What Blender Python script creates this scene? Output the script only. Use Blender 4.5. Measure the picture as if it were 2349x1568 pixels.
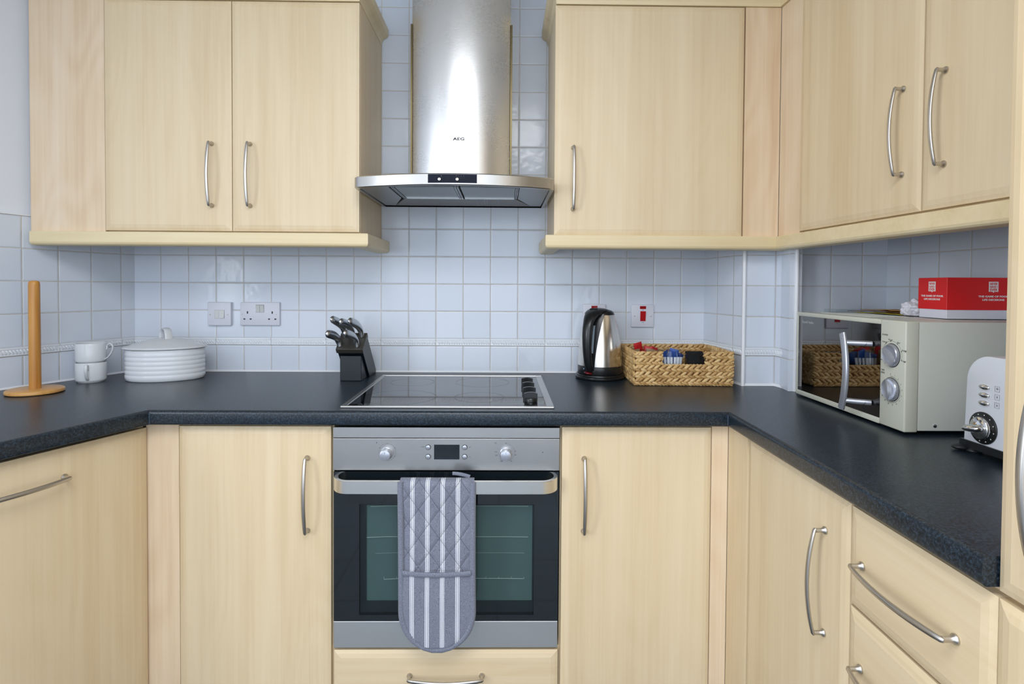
import bpy, bmesh, math, random
from math import sin, cos, pi, radians, sqrt, atan2
from mathutils import Vector, Matrix, noise

for _o in list(bpy.data.objects):
    bpy.data.objects.remove(_o, do_unlink=True)
sc = bpy.context.scene
COL = sc.collection
random.seed(7)

# ------------------------------------------------------------------ camera
W_, H_ = 2349.0, 1568.0
CX, CY, CZ = 0.01654, -2.08378, 1.2355
YAW, PITCH, ROLL = 0.01274, 0.0207, 0.00632
FPX, PPX, PPY = 1279.3, 1170.7, 681.6
fwd = Vector((sin(YAW) * cos(PITCH), cos(YAW) * cos(PITCH), -sin(PITCH)))
rgt = Vector((cos(YAW), -sin(YAW), 0))
upv = rgt.cross(fwd)
r2 = rgt * cos(ROLL) + upv * sin(ROLL)
u2 = -rgt * sin(ROLL) + upv * cos(ROLL)
cam = bpy.data.cameras.new('camera')
cam.sensor_width = 36.0
cam.lens = FPX / W_ * 36.0
cam.shift_x = (W_ / 2 - PPX) / W_
cam.shift_y = (PPY - H_ / 2) / W_
cam.clip_start = 0.01
cam.clip_end = 60
cob = bpy.data.objects.new('camera', cam)
COL.objects.link(cob)
Mx = Matrix((r2, u2, -fwd)).transposed().to_4x4()
Mx.translation = Vector((CX, CY, CZ))
cob.matrix_world = Mx
sc.camera = cob

# ------------------------------------------------------------------ light and exposure
sc.view_settings.view_transform = 'Standard'
sc.view_settings.look = 'None'
sc.view_settings.gamma = 1.0
sc.view_settings.use_curve_mapping = False
sc.view_settings.exposure = 0.08
sc.cycles.transparent_max_bounces = 24
world = bpy.data.worlds.new('sky')
sc.world = world
world.use_nodes = True
bg = world.node_tree.nodes['Background']
bg.inputs['Color'].default_value = (0.62, 0.78, 1.0, 1)
bg.inputs['Strength'].default_value = 1.6


def area_light(name, loc, rot, sx, sy, power, color):
    l = bpy.data.lights.new(name, 'AREA')
    l.shape = 'RECTANGLE'
    l.size = sx
    l.size_y = sy
    l.energy = power
    l.color = color
    o = bpy.data.objects.new(name, l)
    o.location = loc
    o.rotation_euler = rot
    COL.objects.link(o)
    return o


REAR_Y = -4.3
# daylight entering by the window in the wall behind the photographer (light faces +Y)
area_light('window_daylight', (0.28, REAR_Y + 0.03, 1.35), (radians(90), 0, 0), 3.0, 1.8, 21, (0.93, 0.97, 1.0))
# unseen light added in the right side opening, raised for the left wall
area_light('side_fill_light', (3.17, -3.2, 1.5), (radians(90), 0, radians(90)), 1.6, 1.6, 24, (0.93, 0.97, 1.0))
# unseen ceiling light added so that shade falls under the cabinets
area_light('ceiling_fill_light', (-0.1, -2.35, 2.395), (0, 0, 0), 1.15, 1.15, 30, (0.97, 0.98, 1.0))
# unseen light added before the left wall to brighten the right side
area_light('left_fill_light', (-2.44, -2.95, 1.55), (radians(90), 0, radians(-90 - 21.609)), 1.2, 1.3, 56, (0.93, 0.97, 1.0))

# ------------------------------------------------------------------ material helpers


def new_mat(name):
    m = bpy.data.materials.new(name)
    m.use_nodes = True
    nt = m.node_tree
    for n in list(nt.nodes):
        nt.nodes.remove(n)
    out = nt.nodes.new('ShaderNodeOutputMaterial')
    b = nt.nodes.new('ShaderNodeBsdfPrincipled')
    nt.links.new(b.outputs[0], out.inputs[0])
    return m, nt, b


def srgb(r, g, b):
    def c(v):
        v /= 255.0
        return v / 12.92 if v <= 0.04045 else ((v + 0.055) / 1.055) ** 2.4
    return (c(r), c(g), c(b), 1)


def plain(name, col, rough=0.5, metal=0.0, coat=0.0, spec=None, bump=0, bscale=200, emis=None, trans=0, ior=None, sub=0):
    m, nt, b = new_mat(name)
    b.inputs['Base Color'].default_value = col
    b.inputs['Roughness'].default_value = rough
    b.inputs['Metallic'].default_value = metal
    if coat:
        b.inputs['Coat Weight'].default_value = coat
        b.inputs['Coat Roughness'].default_value = 0.05
    if spec is not None:
        b.inputs['Specular IOR Level'].default_value = spec
    if trans:
        b.inputs['Transmission Weight'].default_value = trans
    if ior:
        b.inputs['IOR'].default_value = ior
    # every surface keeps a faint procedural variation
    tc = nt.nodes.new('ShaderNodeTexCoord')
    n = nt.nodes.new('ShaderNodeTexNoise')
    n.inputs['Scale'].default_value = bscale
    nt.links.new(tc.outputs['Object'], n.inputs['Vector'])
    if bump:
        bp = nt.nodes.new('ShaderNodeBump')
        bp.inputs['Strength'].default_value = bump
        bp.inputs['Distance'].default_value = 0.001
        nt.links.new(n.outputs['Fac'], bp.inputs['Height'])
        nt.links.new(bp.outputs[0], b.inputs['Normal'])
    else:
        mr = nt.nodes.new('ShaderNodeMapRange')
        mr.inputs['To Min'].default_value = max(0.0, rough - 0.015)
        mr.inputs['To Max'].default_value = rough + 0.015
        nt.links.new(n.outputs['Fac'], mr.inputs['Value'])
        nt.links.new(mr.outputs[0], b.inputs['Roughness'])
    return m


def N(nt, t, **kw):
    n = nt.nodes.new(t)
    for k, v in kw.items():
        setattr(n, k, v)
    return n


def math_(nt, op, a, b=None, c=None):
    n = nt.nodes.new('ShaderNodeMath')
    n.operation = op
    for i, v in enumerate((a, b, c)):
        if v is None:
            continue
        if isinstance(v, (int, float)):
            n.inputs[i].default_value = v
        else:
            nt.links.new(v, n.inputs[i])
    return n.outputs[0]


def wood(name, base, dark, light, axis='Z', grain=1.0, rough=0.42, knots=0.0):
    """maple veneer; grain runs along the object's axis"""
    m, nt, b = new_mat(name)
    L = nt.links
    tc = N(nt, 'ShaderNodeTexCoord')
    oi = N(nt, 'ShaderNodeObjectInfo')
    off = N(nt, 'ShaderNodeVectorMath', operation='MULTIPLY_ADD')
    L.new(oi.outputs['Random'], off.inputs[0])
    off.inputs[1].default_value = (37.0, 11.0, 23.0)
    L.new(tc.outputs['Object'], off.inputs[2])

    def mp(sx, sl):
        q = N(nt, 'ShaderNodeMapping')
        q.inputs['Scale'].default_value = {'Z': (sx, sx, sl), 'X': (sl, sx, sx), 'Y': (sx, sl, sx)}[axis]
        L.new(off.outputs[0], q.inputs['Vector'])
        return q.outputs[0]
    n1 = N(nt, 'ShaderNodeTexNoise')
    n1.inputs['Scale'].default_value = 1.0
    n1.inputs['Detail'].default_value = 3
    n1.inputs['Distortion'].default_value = 0.5
    L.new(mp(11, 0.55), n1.inputs['Vector'])
    n2 = N(nt, 'ShaderNodeTexNoise')
    n2.inputs['Scale'].default_value = 1.0
    n2.inputs['Detail'].default_value = 4
    n2.inputs['Distortion'].default_value = 0.25
    L.new(mp(85, 1.6), n2.inputs['Vector'])
    n3 = N(nt, 'ShaderNodeTexNoise')
    n3.inputs['Scale'].default_value = 1.0
    n3.inputs['Detail'].default_value = 2
    L.new(mp(380, 9), n3.inputs['Vector'])
    # large figure
    n4 = N(nt, 'ShaderNodeTexNoise')
    n4.inputs['Scale'].default_value = 1.0
    n4.inputs['Detail'].default_value = 1
    L.new(mp(5.5, 1.4), n4.inputs['Vector'])
    wv = math_(nt, 'SINE', math_(nt, 'MULTIPLY', n4.outputs['Fac'], 60.0))
    s = math_(nt, 'MULTIPLY_ADD', n1.outputs['Fac'], 0.85, math_(nt, 'MULTIPLY', n2.outputs['Fac'], 0.45))
    s = math_(nt, 'MULTIPLY_ADD', n3.outputs['Fac'], 0.15, s)
    s = math_(nt, 'MULTIPLY_ADD', wv, 0.03 + knots, s)
    # faint staves of different tone across the grain
    sx_ = N(nt, 'ShaderNodeSeparateXYZ')
    L.new(off.outputs[0], sx_.inputs[0])
    cell = math_(nt, 'FLOOR', math_(nt, 'DIVIDE', sx_.outputs['Z' if axis == 'X' else 'X'], 0.083))
    wn = N(nt, 'ShaderNodeTexWhiteNoise')
    wn.noise_dimensions = '1D'
    L.new(cell, wn.inputs['W'])
    s = math_(nt, 'MULTIPLY_ADD', wn.outputs['Value'], 0.16, s)
    s = math_(nt, 'SUBTRACT', s, 0.80)
    s = math_(nt, 'MULTIPLY_ADD', s, grain, 0.5)
    cr = N(nt, 'ShaderNodeValToRGB')
    e = cr.color_ramp.elements
    e[0].position = 0.18
    e[0].color = dark
    e[1].position = 0.85
    e[1].color = light
    mid = cr.color_ramp.elements.new(0.5)
    mid.color = base
    L.new(s, cr.inputs['Fac'])
    L.new(cr.outputs[0], b.inputs['Base Color'])
    b.inputs['Roughness'].default_value = rough
    bp = N(nt, 'ShaderNodeBump')
    bp.inputs['Strength'].default_value = 0.05
    bp.inputs['Distance'].default_value = 0.0004
    L.new(n2.outputs['Fac'], bp.inputs['Height'])
    L.new(bp.outputs[0], b.inputs['Normal'])
    return m


MB = srgb(225, 204, 168)
MD = srgb(214, 189, 149)
ML = srgb(232, 214, 181)
maple = wood('maple_vertical', MB, MD, ML, 'Z')
maple_h = wood('maple_horizontal', MB, MD, ML, 'X')
maple_rail = wood('maple_rail', srgb(229, 210, 168), srgb(219, 196, 150), srgb(236, 219, 182), 'X', 1.1)
maple_pink = wood('maple_filler', srgb(230, 206, 174), srgb(219, 190, 154), srgb(237, 217, 189), 'Z', 1.25, knots=0.03)

# ---- tiles
PITCH_T = 0.10188
DADO = 0.0275


def tile_mat():
    m, nt, b = new_mat('glazed_white_tile')
    L = nt.links
    tc = N(nt, 'ShaderNodeTexCoord')
    sp = N(nt, 'ShaderNodeSeparateXYZ')
    L.new(tc.outputs['Object'], sp.inputs[0])
    u = math_(nt, 'DIVIDE', sp.outputs['X'], PITCH_T)
    z = sp.outputs['Z']
    neg = math_(nt, 'LESS_THAN', z, 0.0)
    z2 = math_(nt, 'MULTIPLY_ADD', neg, DADO, z)
    v = math_(nt, 'DIVIDE', z2, PITCH_T)

    def edge(x):
        f = math_(nt, 'FRACT', math_(nt, 'ADD', x, 100.0))
        g = math_(nt, 'SUBTRACT', 1.0, f)
        return math_(nt, 'MULTIPLY', math_(nt, 'MINIMUM', f, g), PITCH_T)
    d = math_(nt, 'MINIMUM', edge(u), edge(v))
    # grout mask
    mr = N(nt, 'ShaderNodeMapRange')
    mr.inputs['From Min'].default_value = 0.0008
    mr.inputs['From Max'].default_value = 0.0015
    L.new(d, mr.inputs['Value'])
    prof = N(nt, 'ShaderNodeMapRange')
    prof.interpolation_type = 'SMOOTHSTEP'
    prof.inputs['From Min'].default_value = 0.0009
    prof.inputs['From Max'].default_value = 0.0045
    L.new(d, prof.inputs['Value'])
    # tile id noise
    fl = N(nt, 'ShaderNodeCombineXYZ')
    L.new(math_(nt, 'FLOOR', u), fl.inputs['X'])
    L.new(math_(nt, 'FLOOR', v), fl.inputs['Z'])
    wn = N(nt, 'ShaderNodeTexWhiteNoise')
    wn.noise_dimensions = '3D'
    L.new(fl.outputs[0], wn.inputs['Vector'])
    wav = N(nt, 'ShaderNodeTexNoise')
    wav.inputs['Scale'].default_value = 26
    wav.inputs['Detail'].default_value = 1.5
    av = N(nt, 'ShaderNodeVectorMath', operation='MULTIPLY_ADD')
    L.new(fl.outputs[0], av.inputs[0])
    av.inputs[1].default_value = (3.3, 0, 7.1)
    L.new(tc.outputs['Object'], av.inputs[2])
    L.new(av.outputs[0], wav.inputs['Vector'])
    # only some tiles are wavy
    am = math_(nt, 'MULTIPLY', math_(nt, 'POWER', wn.outputs['Value'], 2.5), 0.0016)
    h = math_(nt, 'MULTIPLY', prof.outputs[0], 0.0009)
    h = math_(nt, 'ADD', h, math_(nt, 'MULTIPLY', wav.outputs['Fac'], am))
    # slight tilt of each tile
    sv = N(nt, 'ShaderNodeSeparateColor')
    L.new(wn.outputs['Color'], sv.inputs[0])
    fu = math_(nt, 'FRACT', math_(nt, 'ADD', u, 100.0))
    fv = math_(nt, 'FRACT', math_(nt, 'ADD', v, 100.0))
    t1 = math_(nt, 'MULTIPLY', math_(nt, 'SUBTRACT', sv.outputs[0], 0.5), fu)
    t2 = math_(nt, 'MULTIPLY', math_(nt, 'SUBTRACT', sv.outputs[1], 0.5), fv)
    h = math_(nt, 'MULTIPLY_ADD', math_(nt, 'ADD', t1, t2), 0.0006, h)
    bp = N(nt, 'ShaderNodeBump')
    bp.inputs['Strength'].default_value = 1.0
    bp.inputs['Distance'].default_value = 1.0
    L.new(h, bp.inputs['Height'])
    L.new(bp.outputs[0], b.inputs['Normal'])
    gn = N(nt, 'ShaderNodeTexNoise')
    gn.inputs['Scale'].default_value = 30
    L.new(tc.outputs['Object'], gn.inputs['Vector'])
    gc = N(nt, 'ShaderNodeMix', data_type='RGBA')
    L.new(gn.outputs['Fac'], gc.inputs['Factor'])
    gc.inputs[6].default_value = srgb(170, 160, 146)
    gc.inputs[7].default_value = srgb(218, 212, 203)
    tcx = N(nt, 'ShaderNodeMix', data_type='RGBA')
    L.new(sv.outputs[2], tcx.inputs['Factor'])
    tcx.inputs[6].default_value = srgb(211, 219, 230)
    tcx.inputs[7].default_value = srgb(218, 225, 236)
    mx = N(nt, 'ShaderNodeMix', data_type='RGBA')
    L.new(mr.outputs[0], mx.inputs['Factor'])
    L.new(gc.outputs[2], mx.inputs[6])
    L.new(tcx.outputs[2], mx.inputs[7])
    L.new(mx.outputs[2], b.inputs['Base Color'])
    rr = N(nt, 'ShaderNodeMapRange')
    rr.inputs['To Min'].default_value = 0.75
    rr.inputs['To Max'].default_value = 0.16
    L.new(mr.outputs[0], rr.inputs['Value'])
    L.new(rr.outputs[0], b.inputs['Roughness'])
    return m


tile = tile_mat()
border = plain('glazed_border', srgb(224, 229, 235), 0.2)
silicone = plain('white_silicone', srgb(232, 234, 238), 0.35)
paint = plain('white_wall_paint', srgb(226, 230, 238), 0.6, bump=0.05, bscale=60)
paint_c = plain('ceiling_paint', srgb(235, 235, 235), 0.8, bump=0.03, bscale=60)


def laminate(name, c0, c1, rough, spec):
    m, nt, b = new_mat(name)
    L = nt.links
    tc = N(nt, 'ShaderNodeTexCoord')
    n = N(nt, 'ShaderNodeTexNoise')
    n.inputs['Scale'].default_value = 520
    n.inputs['Detail'].default_value = 3
    n.inputs['Roughness'].default_value = 0.7
    L.new(tc.outputs['Object'], n.inputs['Vector'])
    n2 = N(nt, 'ShaderNodeTexNoise')
    n2.inputs['Scale'].default_value = 230
    n2.inputs['Detail'].default_value = 2
    L.new(tc.outputs['Object'], n2.inputs['Vector'])
    f = math_(nt, 'MULTIPLY', n.outputs['Fac'], n2.outputs['Fac'])
    cr = N(nt, 'ShaderNodeValToRGB')
    cr.color_ramp.elements[0].position = 0.2
    cr.color_ramp.elements[0].color = c0
    cr.color_ramp.elements[1].position = 0.42
    cr.color_ramp.elements[1].color = c1
    L.new(f, cr.inputs['Fac'])
    L.new(cr.outputs[0], b.inputs['Base Color'])
    b.inputs['Roughness'].default_value = rough
    b.inputs['Specular IOR Level'].default_value = spec
    bp = N(nt, 'ShaderNodeBump')
    bp.inputs['Strength'].default_value = 0.12
    bp.inputs['Distance'].default_value = 0.0005
    L.new(n.outputs['Fac'], bp.inputs['Height'])
    L.new(bp.outputs[0], b.inputs['Normal'])
    return m


worktop_m = laminate('dark_slate_laminate', srgb(12, 22, 31), srgb(52, 69, 84), 0.31, 0.55)


def brushed(name, col, rough, axis, amt=0.10, stain=0.0):
    m, nt, b = new_mat(name)
    L = nt.links
    tc = N(nt, 'ShaderNodeTexCoord')
    mp = N(nt, 'ShaderNodeMapping')
    mp.inputs['Scale'].default_value = {'X': (3, 400, 400), 'Z': (400, 400, 3)}[axis]
    L.new(tc.outputs['Object'], mp.inputs[0])
    n = N(nt, 'ShaderNodeTexNoise')
    n.inputs['Scale'].default_value = 1
    n.inputs['Detail'].default_value = 3
    L.new(mp.outputs[0], n.inputs['Vector'])
    sn = N(nt, 'ShaderNodeTexNoise')
    sn.inputs['Scale'].default_value = 9
    sn.inputs['Detail'].default_value = 4
    L.new(tc.outputs['Object'], sn.inputs['Vector'])
    mr = N(nt, 'ShaderNodeMapRange')
    mr.inputs['To Min'].default_value = rough - 0.05
    mr.inputs['To Max'].default_value = rough + 0.07
    L.new(math_(nt, 'MULTIPLY_ADD', sn.outputs['Fac'], 0.6, math_(nt, 'MULTIPLY', n.outputs['Fac'], 0.4)), mr.inputs['Value'])
    L.new(mr.outputs[0], b.inputs['Roughness'])
    b.inputs['Base Color'].default_value = col
    b.inputs['Metallic'].default_value = 1
    bp = N(nt, 'ShaderNodeBump')
    bp.inputs['Strength'].default_value = amt
    bp.inputs['Distance'].default_value = 0.0003
    L.new(n.outputs['Fac'], bp.inputs['Height'])
    L.new(bp.outputs[0], b.inputs['Normal'])
    return m


steel_h = brushed('brushed_steel', (0.50, 0.49, 0.475, 1), 0.29, 'X')
steel_v = brushed('brushed_steel_duct', (0.72, 0.72, 0.72, 1), 0.27, 'X', 0.015)
steel_k = brushed('brushed_steel_kettle', (0.76, 0.73, 0.68, 1), 0.22, 'Z', 0.06)
steel_u = plain('hood_underside_steel', (0.42, 0.44, 0.46, 1), 0.42, 0.9)
nickel = plain('satin_nickel', (0.56, 0.53, 0.49, 1), 0.34, 1.0)
chrome = plain('chrome', (0.80, 0.80, 0.80, 1), 0.06, 1.0)
knifesteel = plain('satin_knife_steel', (0.55, 0.57, 0.60, 1), 0.26, 1.0)
silver_p = plain('silver_plastic', srgb(176, 180, 190), 0.28, 0.6)
black_p = plain('black_plastic', (0.010, 0.011, 0.012, 1), 0.28)
black_m = plain('black_painted_wood', (0.004, 0.008, 0.013, 1), 0.36)
black_mat = plain('black_matt', (0.004, 0.004, 0.004, 1), 0.6)
dkwood = plain('dark_block_top', srgb(54, 51, 46), 0.4)
gapm = plain('dark_gap', (0.02, 0.015, 0.008, 1), 0.8)
bk_gloss = plain('black_glass', (0.006, 0.010, 0.013, 1), 0.03, spec=1.0)
hob_glass = plain('hob_glass', (0.006, 0.007, 0.008, 1), 0.045, spec=0.9)
mirror_glass = plain('mirror_glass', (0.22, 0.215, 0.21, 1), 0.02, 1.0)
ringm = plain('printed_ring', (0.035, 0.035, 0.035, 1), 0.1)
cream = plain('cream_enamel', srgb(204, 205, 190), 0.28)
cream_b = plain('cream_metal_case', srgb(206, 208, 200), 0.32)
ceramic = plain('white_ceramic', srgb(222, 226, 230), 0.12)
ceramic_lid = plain('white_ceramic_lid', srgb(212, 215, 218), 0.22)
wplastic = plain('white_plastic', srgb(214, 216, 226), 0.3)
wplastic2 = plain('ivory_plastic', srgb(205, 209, 206), 0.3)
tw = plain('toaster_white', srgb(222, 226, 234), 0.2)
redplast = plain('red_plastic', srgb(176, 16, 24), 0.25)
redlens = plain('red_neon_lens', srgb(150, 12, 20), 0.15)
redcard = plain('red_card', srgb(222, 18, 20), 0.45)
whitecard = plain('white_card', srgb(224, 226, 238), 0.5)
whiteink = plain('white_ink', srgb(238, 238, 238), 0.6)
greyink = plain('grey_ink', srgb(88, 88, 92), 0.6)
darkink = plain('dark_ink', srgb(40, 40, 46), 0.6)
paper = plain('white_paper', srgb(226, 226, 236), 0.7)
kraft = plain('kraft_paper', srgb(178, 134, 70), 0.6)
brownp = plain('brown_paper', srgb(120, 78, 50), 0.6)
yellowp = plain('yellow_paper', srgb(196, 178, 40), 0.6)
bluep = plain('blue_sachet_paper', srgb(24, 72, 152), 0.4)
redp = plain('red_sachet_paper', srgb(178, 22, 26), 0.4)
tanp = plain('brown_sachet_paper', srgb(160, 132, 98), 0.5)
blackp = plain('black_sachet_paper', (0.014, 0.016, 0.019, 1), 0.22)
ovlight = plain('lit_oven_cavity', srgb(138, 156, 154), 0.35)  # pale tone paints the bright reflection inside the oven window
rackm = plain('rack_steel', srgb(246, 248, 244), 0.3)
rubber = plain('dark_rubber', (0.012, 0.014, 0.018, 1), 0.5)
bamboo = wood('bamboo', srgb(200, 142, 66), srgb(168, 108, 42), srgb(216, 164, 88), 'Z', 1.5, 0.32)
bamboo_h = wood('bamboo_base', srgb(204, 150, 82), srgb(178, 120, 56), srgb(220, 172, 104), 'X', 1.4, 0.32)


def glass_mat(name, tint, amount):
    """thin clear sheet: mostly see-through with a sharp reflection"""
    m = bpy.data.materials.new(name)
    m.use_nodes = True
    nt = m.node_tree
    for n in list(nt.nodes):
        nt.nodes.remove(n)
    out = N(nt, 'ShaderNodeOutputMaterial')
    tr = N(nt, 'ShaderNodeBsdfTransparent')
    tr.inputs[0].default_value = tint
    gl = N(nt, 'ShaderNodeBsdfGlossy')
    gl.inputs['Roughness'].default_value = 0.02
    fr = N(nt, 'ShaderNodeLayerWeight')
    mx = N(nt, 'ShaderNodeMixShader')
    f2 = math_(nt, 'MULTIPLY_ADD', math_(nt, 'POWER', fr.outputs['Facing'], 4.5), 0.7, amount)
    nt.links.new(f2, mx.inputs[0])
    nt.links.new(tr.outputs[0], mx.inputs[1])
    nt.links.new(gl.outputs[0], mx.inputs[2])
    nt.links.new(mx.outputs[0], out.inputs[0])
    return m


clear_glass = glass_mat('clear_glass', (0.93, 0.95, 0.95, 1), 0.03)
oven_glass = glass_mat('tinted_oven_glass', (0.68, 0.74, 0.74, 1), 0.04)


def slate_floor():
    m, nt, b = new_mat('slate_floor_tile')
    L = nt.links
    tc = N(nt, 'ShaderNodeTexCoord')
    br = N(nt, 'ShaderNodeTexBrick')
    br.offset = 0.0
    br.inputs['Scale'].default_value = 1.0
    br.inputs['Brick Width'].default_value = 0.33
    br.inputs['Row Height'].default_value = 0.33
    br.inputs['Mortar Size'].default_value = 0.004
    br.inputs['Color1'].default_value = srgb(78, 88, 98)
    br.inputs['Color2'].default_value = srgb(72, 82, 92)
    br.inputs['Mortar'].default_value = srgb(20, 20, 22)
    L.new(tc.outputs['Object'], br.inputs['Vector'])
    n = N(nt, 'ShaderNodeTexNoise')
    n.inputs['Scale'].default_value = 14
    L.new(tc.outputs['Object'], n.inputs['Vector'])
    mx = N(nt, 'ShaderNodeMix', data_type='RGBA', blend_type='MULTIPLY')
    mx.inputs['Factor'].default_value = 0.35
    L.new(br.outputs['Color'], mx.inputs[6])
    L.new(n.outputs['Color'], mx.inputs[7])
    L.new(mx.outputs[2], b.inputs['Base Color'])
    b.inputs['Roughness'].default_value = 0.35
    return m


floor_m = slate_floor()


def leaf_mat():
    m, nt, b = new_mat('water_hyacinth_weave')
    L = nt.links
    at = N(nt, 'ShaderNodeAttribute')
    at.attribute_name = 'leaf'
    tc = N(nt, 'ShaderNodeTexCoord')
    n = N(nt, 'ShaderNodeTexNoise')
    n.inputs['Scale'].default_value = 420
    L.new(tc.outputs['Object'], n.inputs['Vector'])
    cr = N(nt, 'ShaderNodeValToRGB')
    e = cr.color_ramp.elements
    e[0].position = 0.0
    e[0].color = srgb(160, 118, 68)
    e[1].position = 1.0
    e[1].color = srgb(226, 194, 140)
    k = e.new(0.5)
    k.color = srgb(204, 166, 108)
    L.new(math_(nt, 'MULTIPLY_ADD', n.outputs['Fac'], 0.35, math_(nt, 'MULTIPLY', at.outputs['Fac'], 0.75)), cr.inputs['Fac'])
    L.new(cr.outputs[0], b.inputs['Base Color'])
    b.inputs['Roughness'].default_value = 0.5
    return m


leafm = leaf_mat()


def fabric_mat(name, stripes):
    m, nt, b = new_mat(name)
    L = nt.links
    uv = N(nt, 'ShaderNodeUVMap')
    uv.uv_map = 'UVMap'
    sp = N(nt, 'ShaderNodeSeparateXYZ')
    L.new(uv.outputs[0], sp.inputs[0])
    tc = N(nt, 'ShaderNodeTexCoord')
    n = N(nt, 'ShaderNodeTexNoise')
    n.inputs['Scale'].default_value = 900
    n.inputs['Detail'].default_value = 2
    L.new(tc.outputs['Object'], n.inputs['Vector'])
    cr = N(nt, 'ShaderNodeValToRGB')
    cr.color_ramp.elements[0].position = 0.3
    cr.color_ramp.elements[0].color = srgb(78, 84, 104)
    cr.color_ramp.elements[1].position = 0.7
    cr.color_ramp.elements[1].color = srgb(148, 152, 166)
    L.new(n.outputs['Fac'], cr.inputs['Fac'])
    col = cr.outputs[0]
    # height contribution: puffs between the diamond stitching
    u, v = sp.outputs['X'], sp.outputs['Y']
    if stripes:
        # uv in metres: u 0..0.19 across, v downwards.  four groups of three stripes
        g = math_(nt, 'FRACT', math_(nt, 'ADD', math_(nt, 'DIVIDE', math_(nt, 'SUBTRACT', u, 0.0180), 0.0385), 10.0))
        x = math_(nt, 'MULTIPLY', math_(nt, 'SUBTRACT', g, 0.5), 0.0385)
        ax = math_(nt, 'ABSOLUTE', x)
        c1 = math_(nt, 'LESS_THAN', ax, 0.00155)
        c2 = math_(nt, 'LESS_THAN', math_(nt, 'ABSOLUTE', math_(nt, 'SUBTRACT', ax, 0.0042)), 0.0010)
        inside = math_(nt, 'MULTIPLY', math_(nt, 'GREATER_THAN', u, 0.018), math_(nt, 'LESS_THAN', u, 0.172))
        st = math_(nt, 'MULTIPLY', math_(nt, 'MAXIMUM', c1, c2), inside)
        mx = N(nt, 'ShaderNodeMix', data_type='RGBA')
        L.new(st, mx.inputs['Factor'])
        L.new(col, mx.inputs[6])
        mx.inputs[7].default_value = srgb(226, 228, 236)
        col = mx.outputs[2]
        pu, pv = 0.053, 0.0735

        def dist(sign):
            a = math_(nt, 'ADD', math_(nt, 'DIVIDE', u, pu), math_(nt, 'MULTIPLY', math_(nt, 'DIVIDE', v, pv), sign))
            f = math_(nt, 'FRACT', math_(nt, 'ADD', a, 20.0))
            return math_(nt, 'MINIMUM', f, math_(nt, 'SUBTRACT', 1.0, f))
        d = math_(nt, 'MINIMUM', dist(1.0), dist(-1.0))
        quilt = math_(nt, 'LESS_THAN', v, 0.232)
        ln = math_(nt, 'MULTIPLY', math_(nt, 'LESS_THAN', d, 0.018), quilt)
        mx2 = N(nt, 'ShaderNodeMix', data_type='RGBA')
        L.new(math_(nt, 'MULTIPLY', ln, 0.55), mx2.inputs['Factor'])
        L.new(col, mx2.inputs[6])
        mx2.inputs[7].default_value = srgb(44, 46, 60)
        col = mx2.outputs[2]
        pr = N(nt, 'ShaderNodeMapRange')
        pr.interpolation_type = 'SMOOTHSTEP'
        pr.inputs['From Max'].default_value = 0.16
        L.new(d, pr.inputs['Value'])
        hh = math_(nt, 'MULTIPLY', math_(nt, 'MULTIPLY', pr.outputs[0], quilt), 0.0016)
        hh = math_(nt, 'MULTIPLY_ADD', n.outputs['Fac'], 0.0002, hh)
    else:
        hh = math_(nt, 'MULTIPLY', n.outputs['Fac'], 0.0003)
    bp = N(nt, 'ShaderNodeBump')
    bp.inputs['Strength'].default_value = 1.0
    bp.inputs['Distance'].default_value = 1.0
    L.new(hh, bp.inputs['Height'])
    L.new(bp.outputs[0], b.inputs['Normal'])
    L.new(col, b.inputs['Base Color'])
    b.inputs['Roughness'].default_value = 0.9
    b.inputs['Sheen Weight'].default_value = 0.2
    return m


fab = fabric_mat('striped_quilted_cotton', True)
fab_plain = fabric_mat('blue_grey_cotton_binding', False)

# ------------------------------------------------------------------ mesh helpers


def link(name, bm, mat, parent=None, smooth=False, loc=None, angle=None):
    me = bpy.data.meshes.new(name)
    bmesh.ops.recalc_face_normals(bm, faces=bm.faces)
    bm.to_mesh(me)
    bm.free()
    mats = mat if isinstance(mat, (list, tuple)) else [mat]
    for mm in mats:
        me.materials.append(mm)
    if smooth:
        for p in me.polygons:
            p.use_smooth = True
        if angle:
            me.set_sharp_from_angle(angle=radians(angle))
    o = bpy.data.objects.new(name, me)
    COL.objects.link(o)
    if parent:
        o.parent = parent
    if loc:
        o.location = loc
    return o


def tag(o, label=None, cat=None, group=None, kind=None):
    if label:
        o['label'] = label
    if cat:
        o['category'] = cat
    if group:
        o['group'] = group
    if kind:
        o['kind'] = kind
    return o


def root(name, loc, rz, label, cat, group=None):
    o = bpy.data.objects.new(name, None)
    o.empty_display_size = 0.05
    o.location = loc
    o.rotation_euler = (0, 0, rz)
    COL.objects.link(o)
    return tag(o, label, cat, group)


def struct(name, bm, mat, smooth=False, loc=None, rz=0.0, angle=None):
    o = link(name, bm, mat, None, smooth, loc, angle)
    o.rotation_euler = (0, 0, rz)
    o['kind'] = 'structure'
    return o


def B():
    return bmesh.new()


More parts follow.
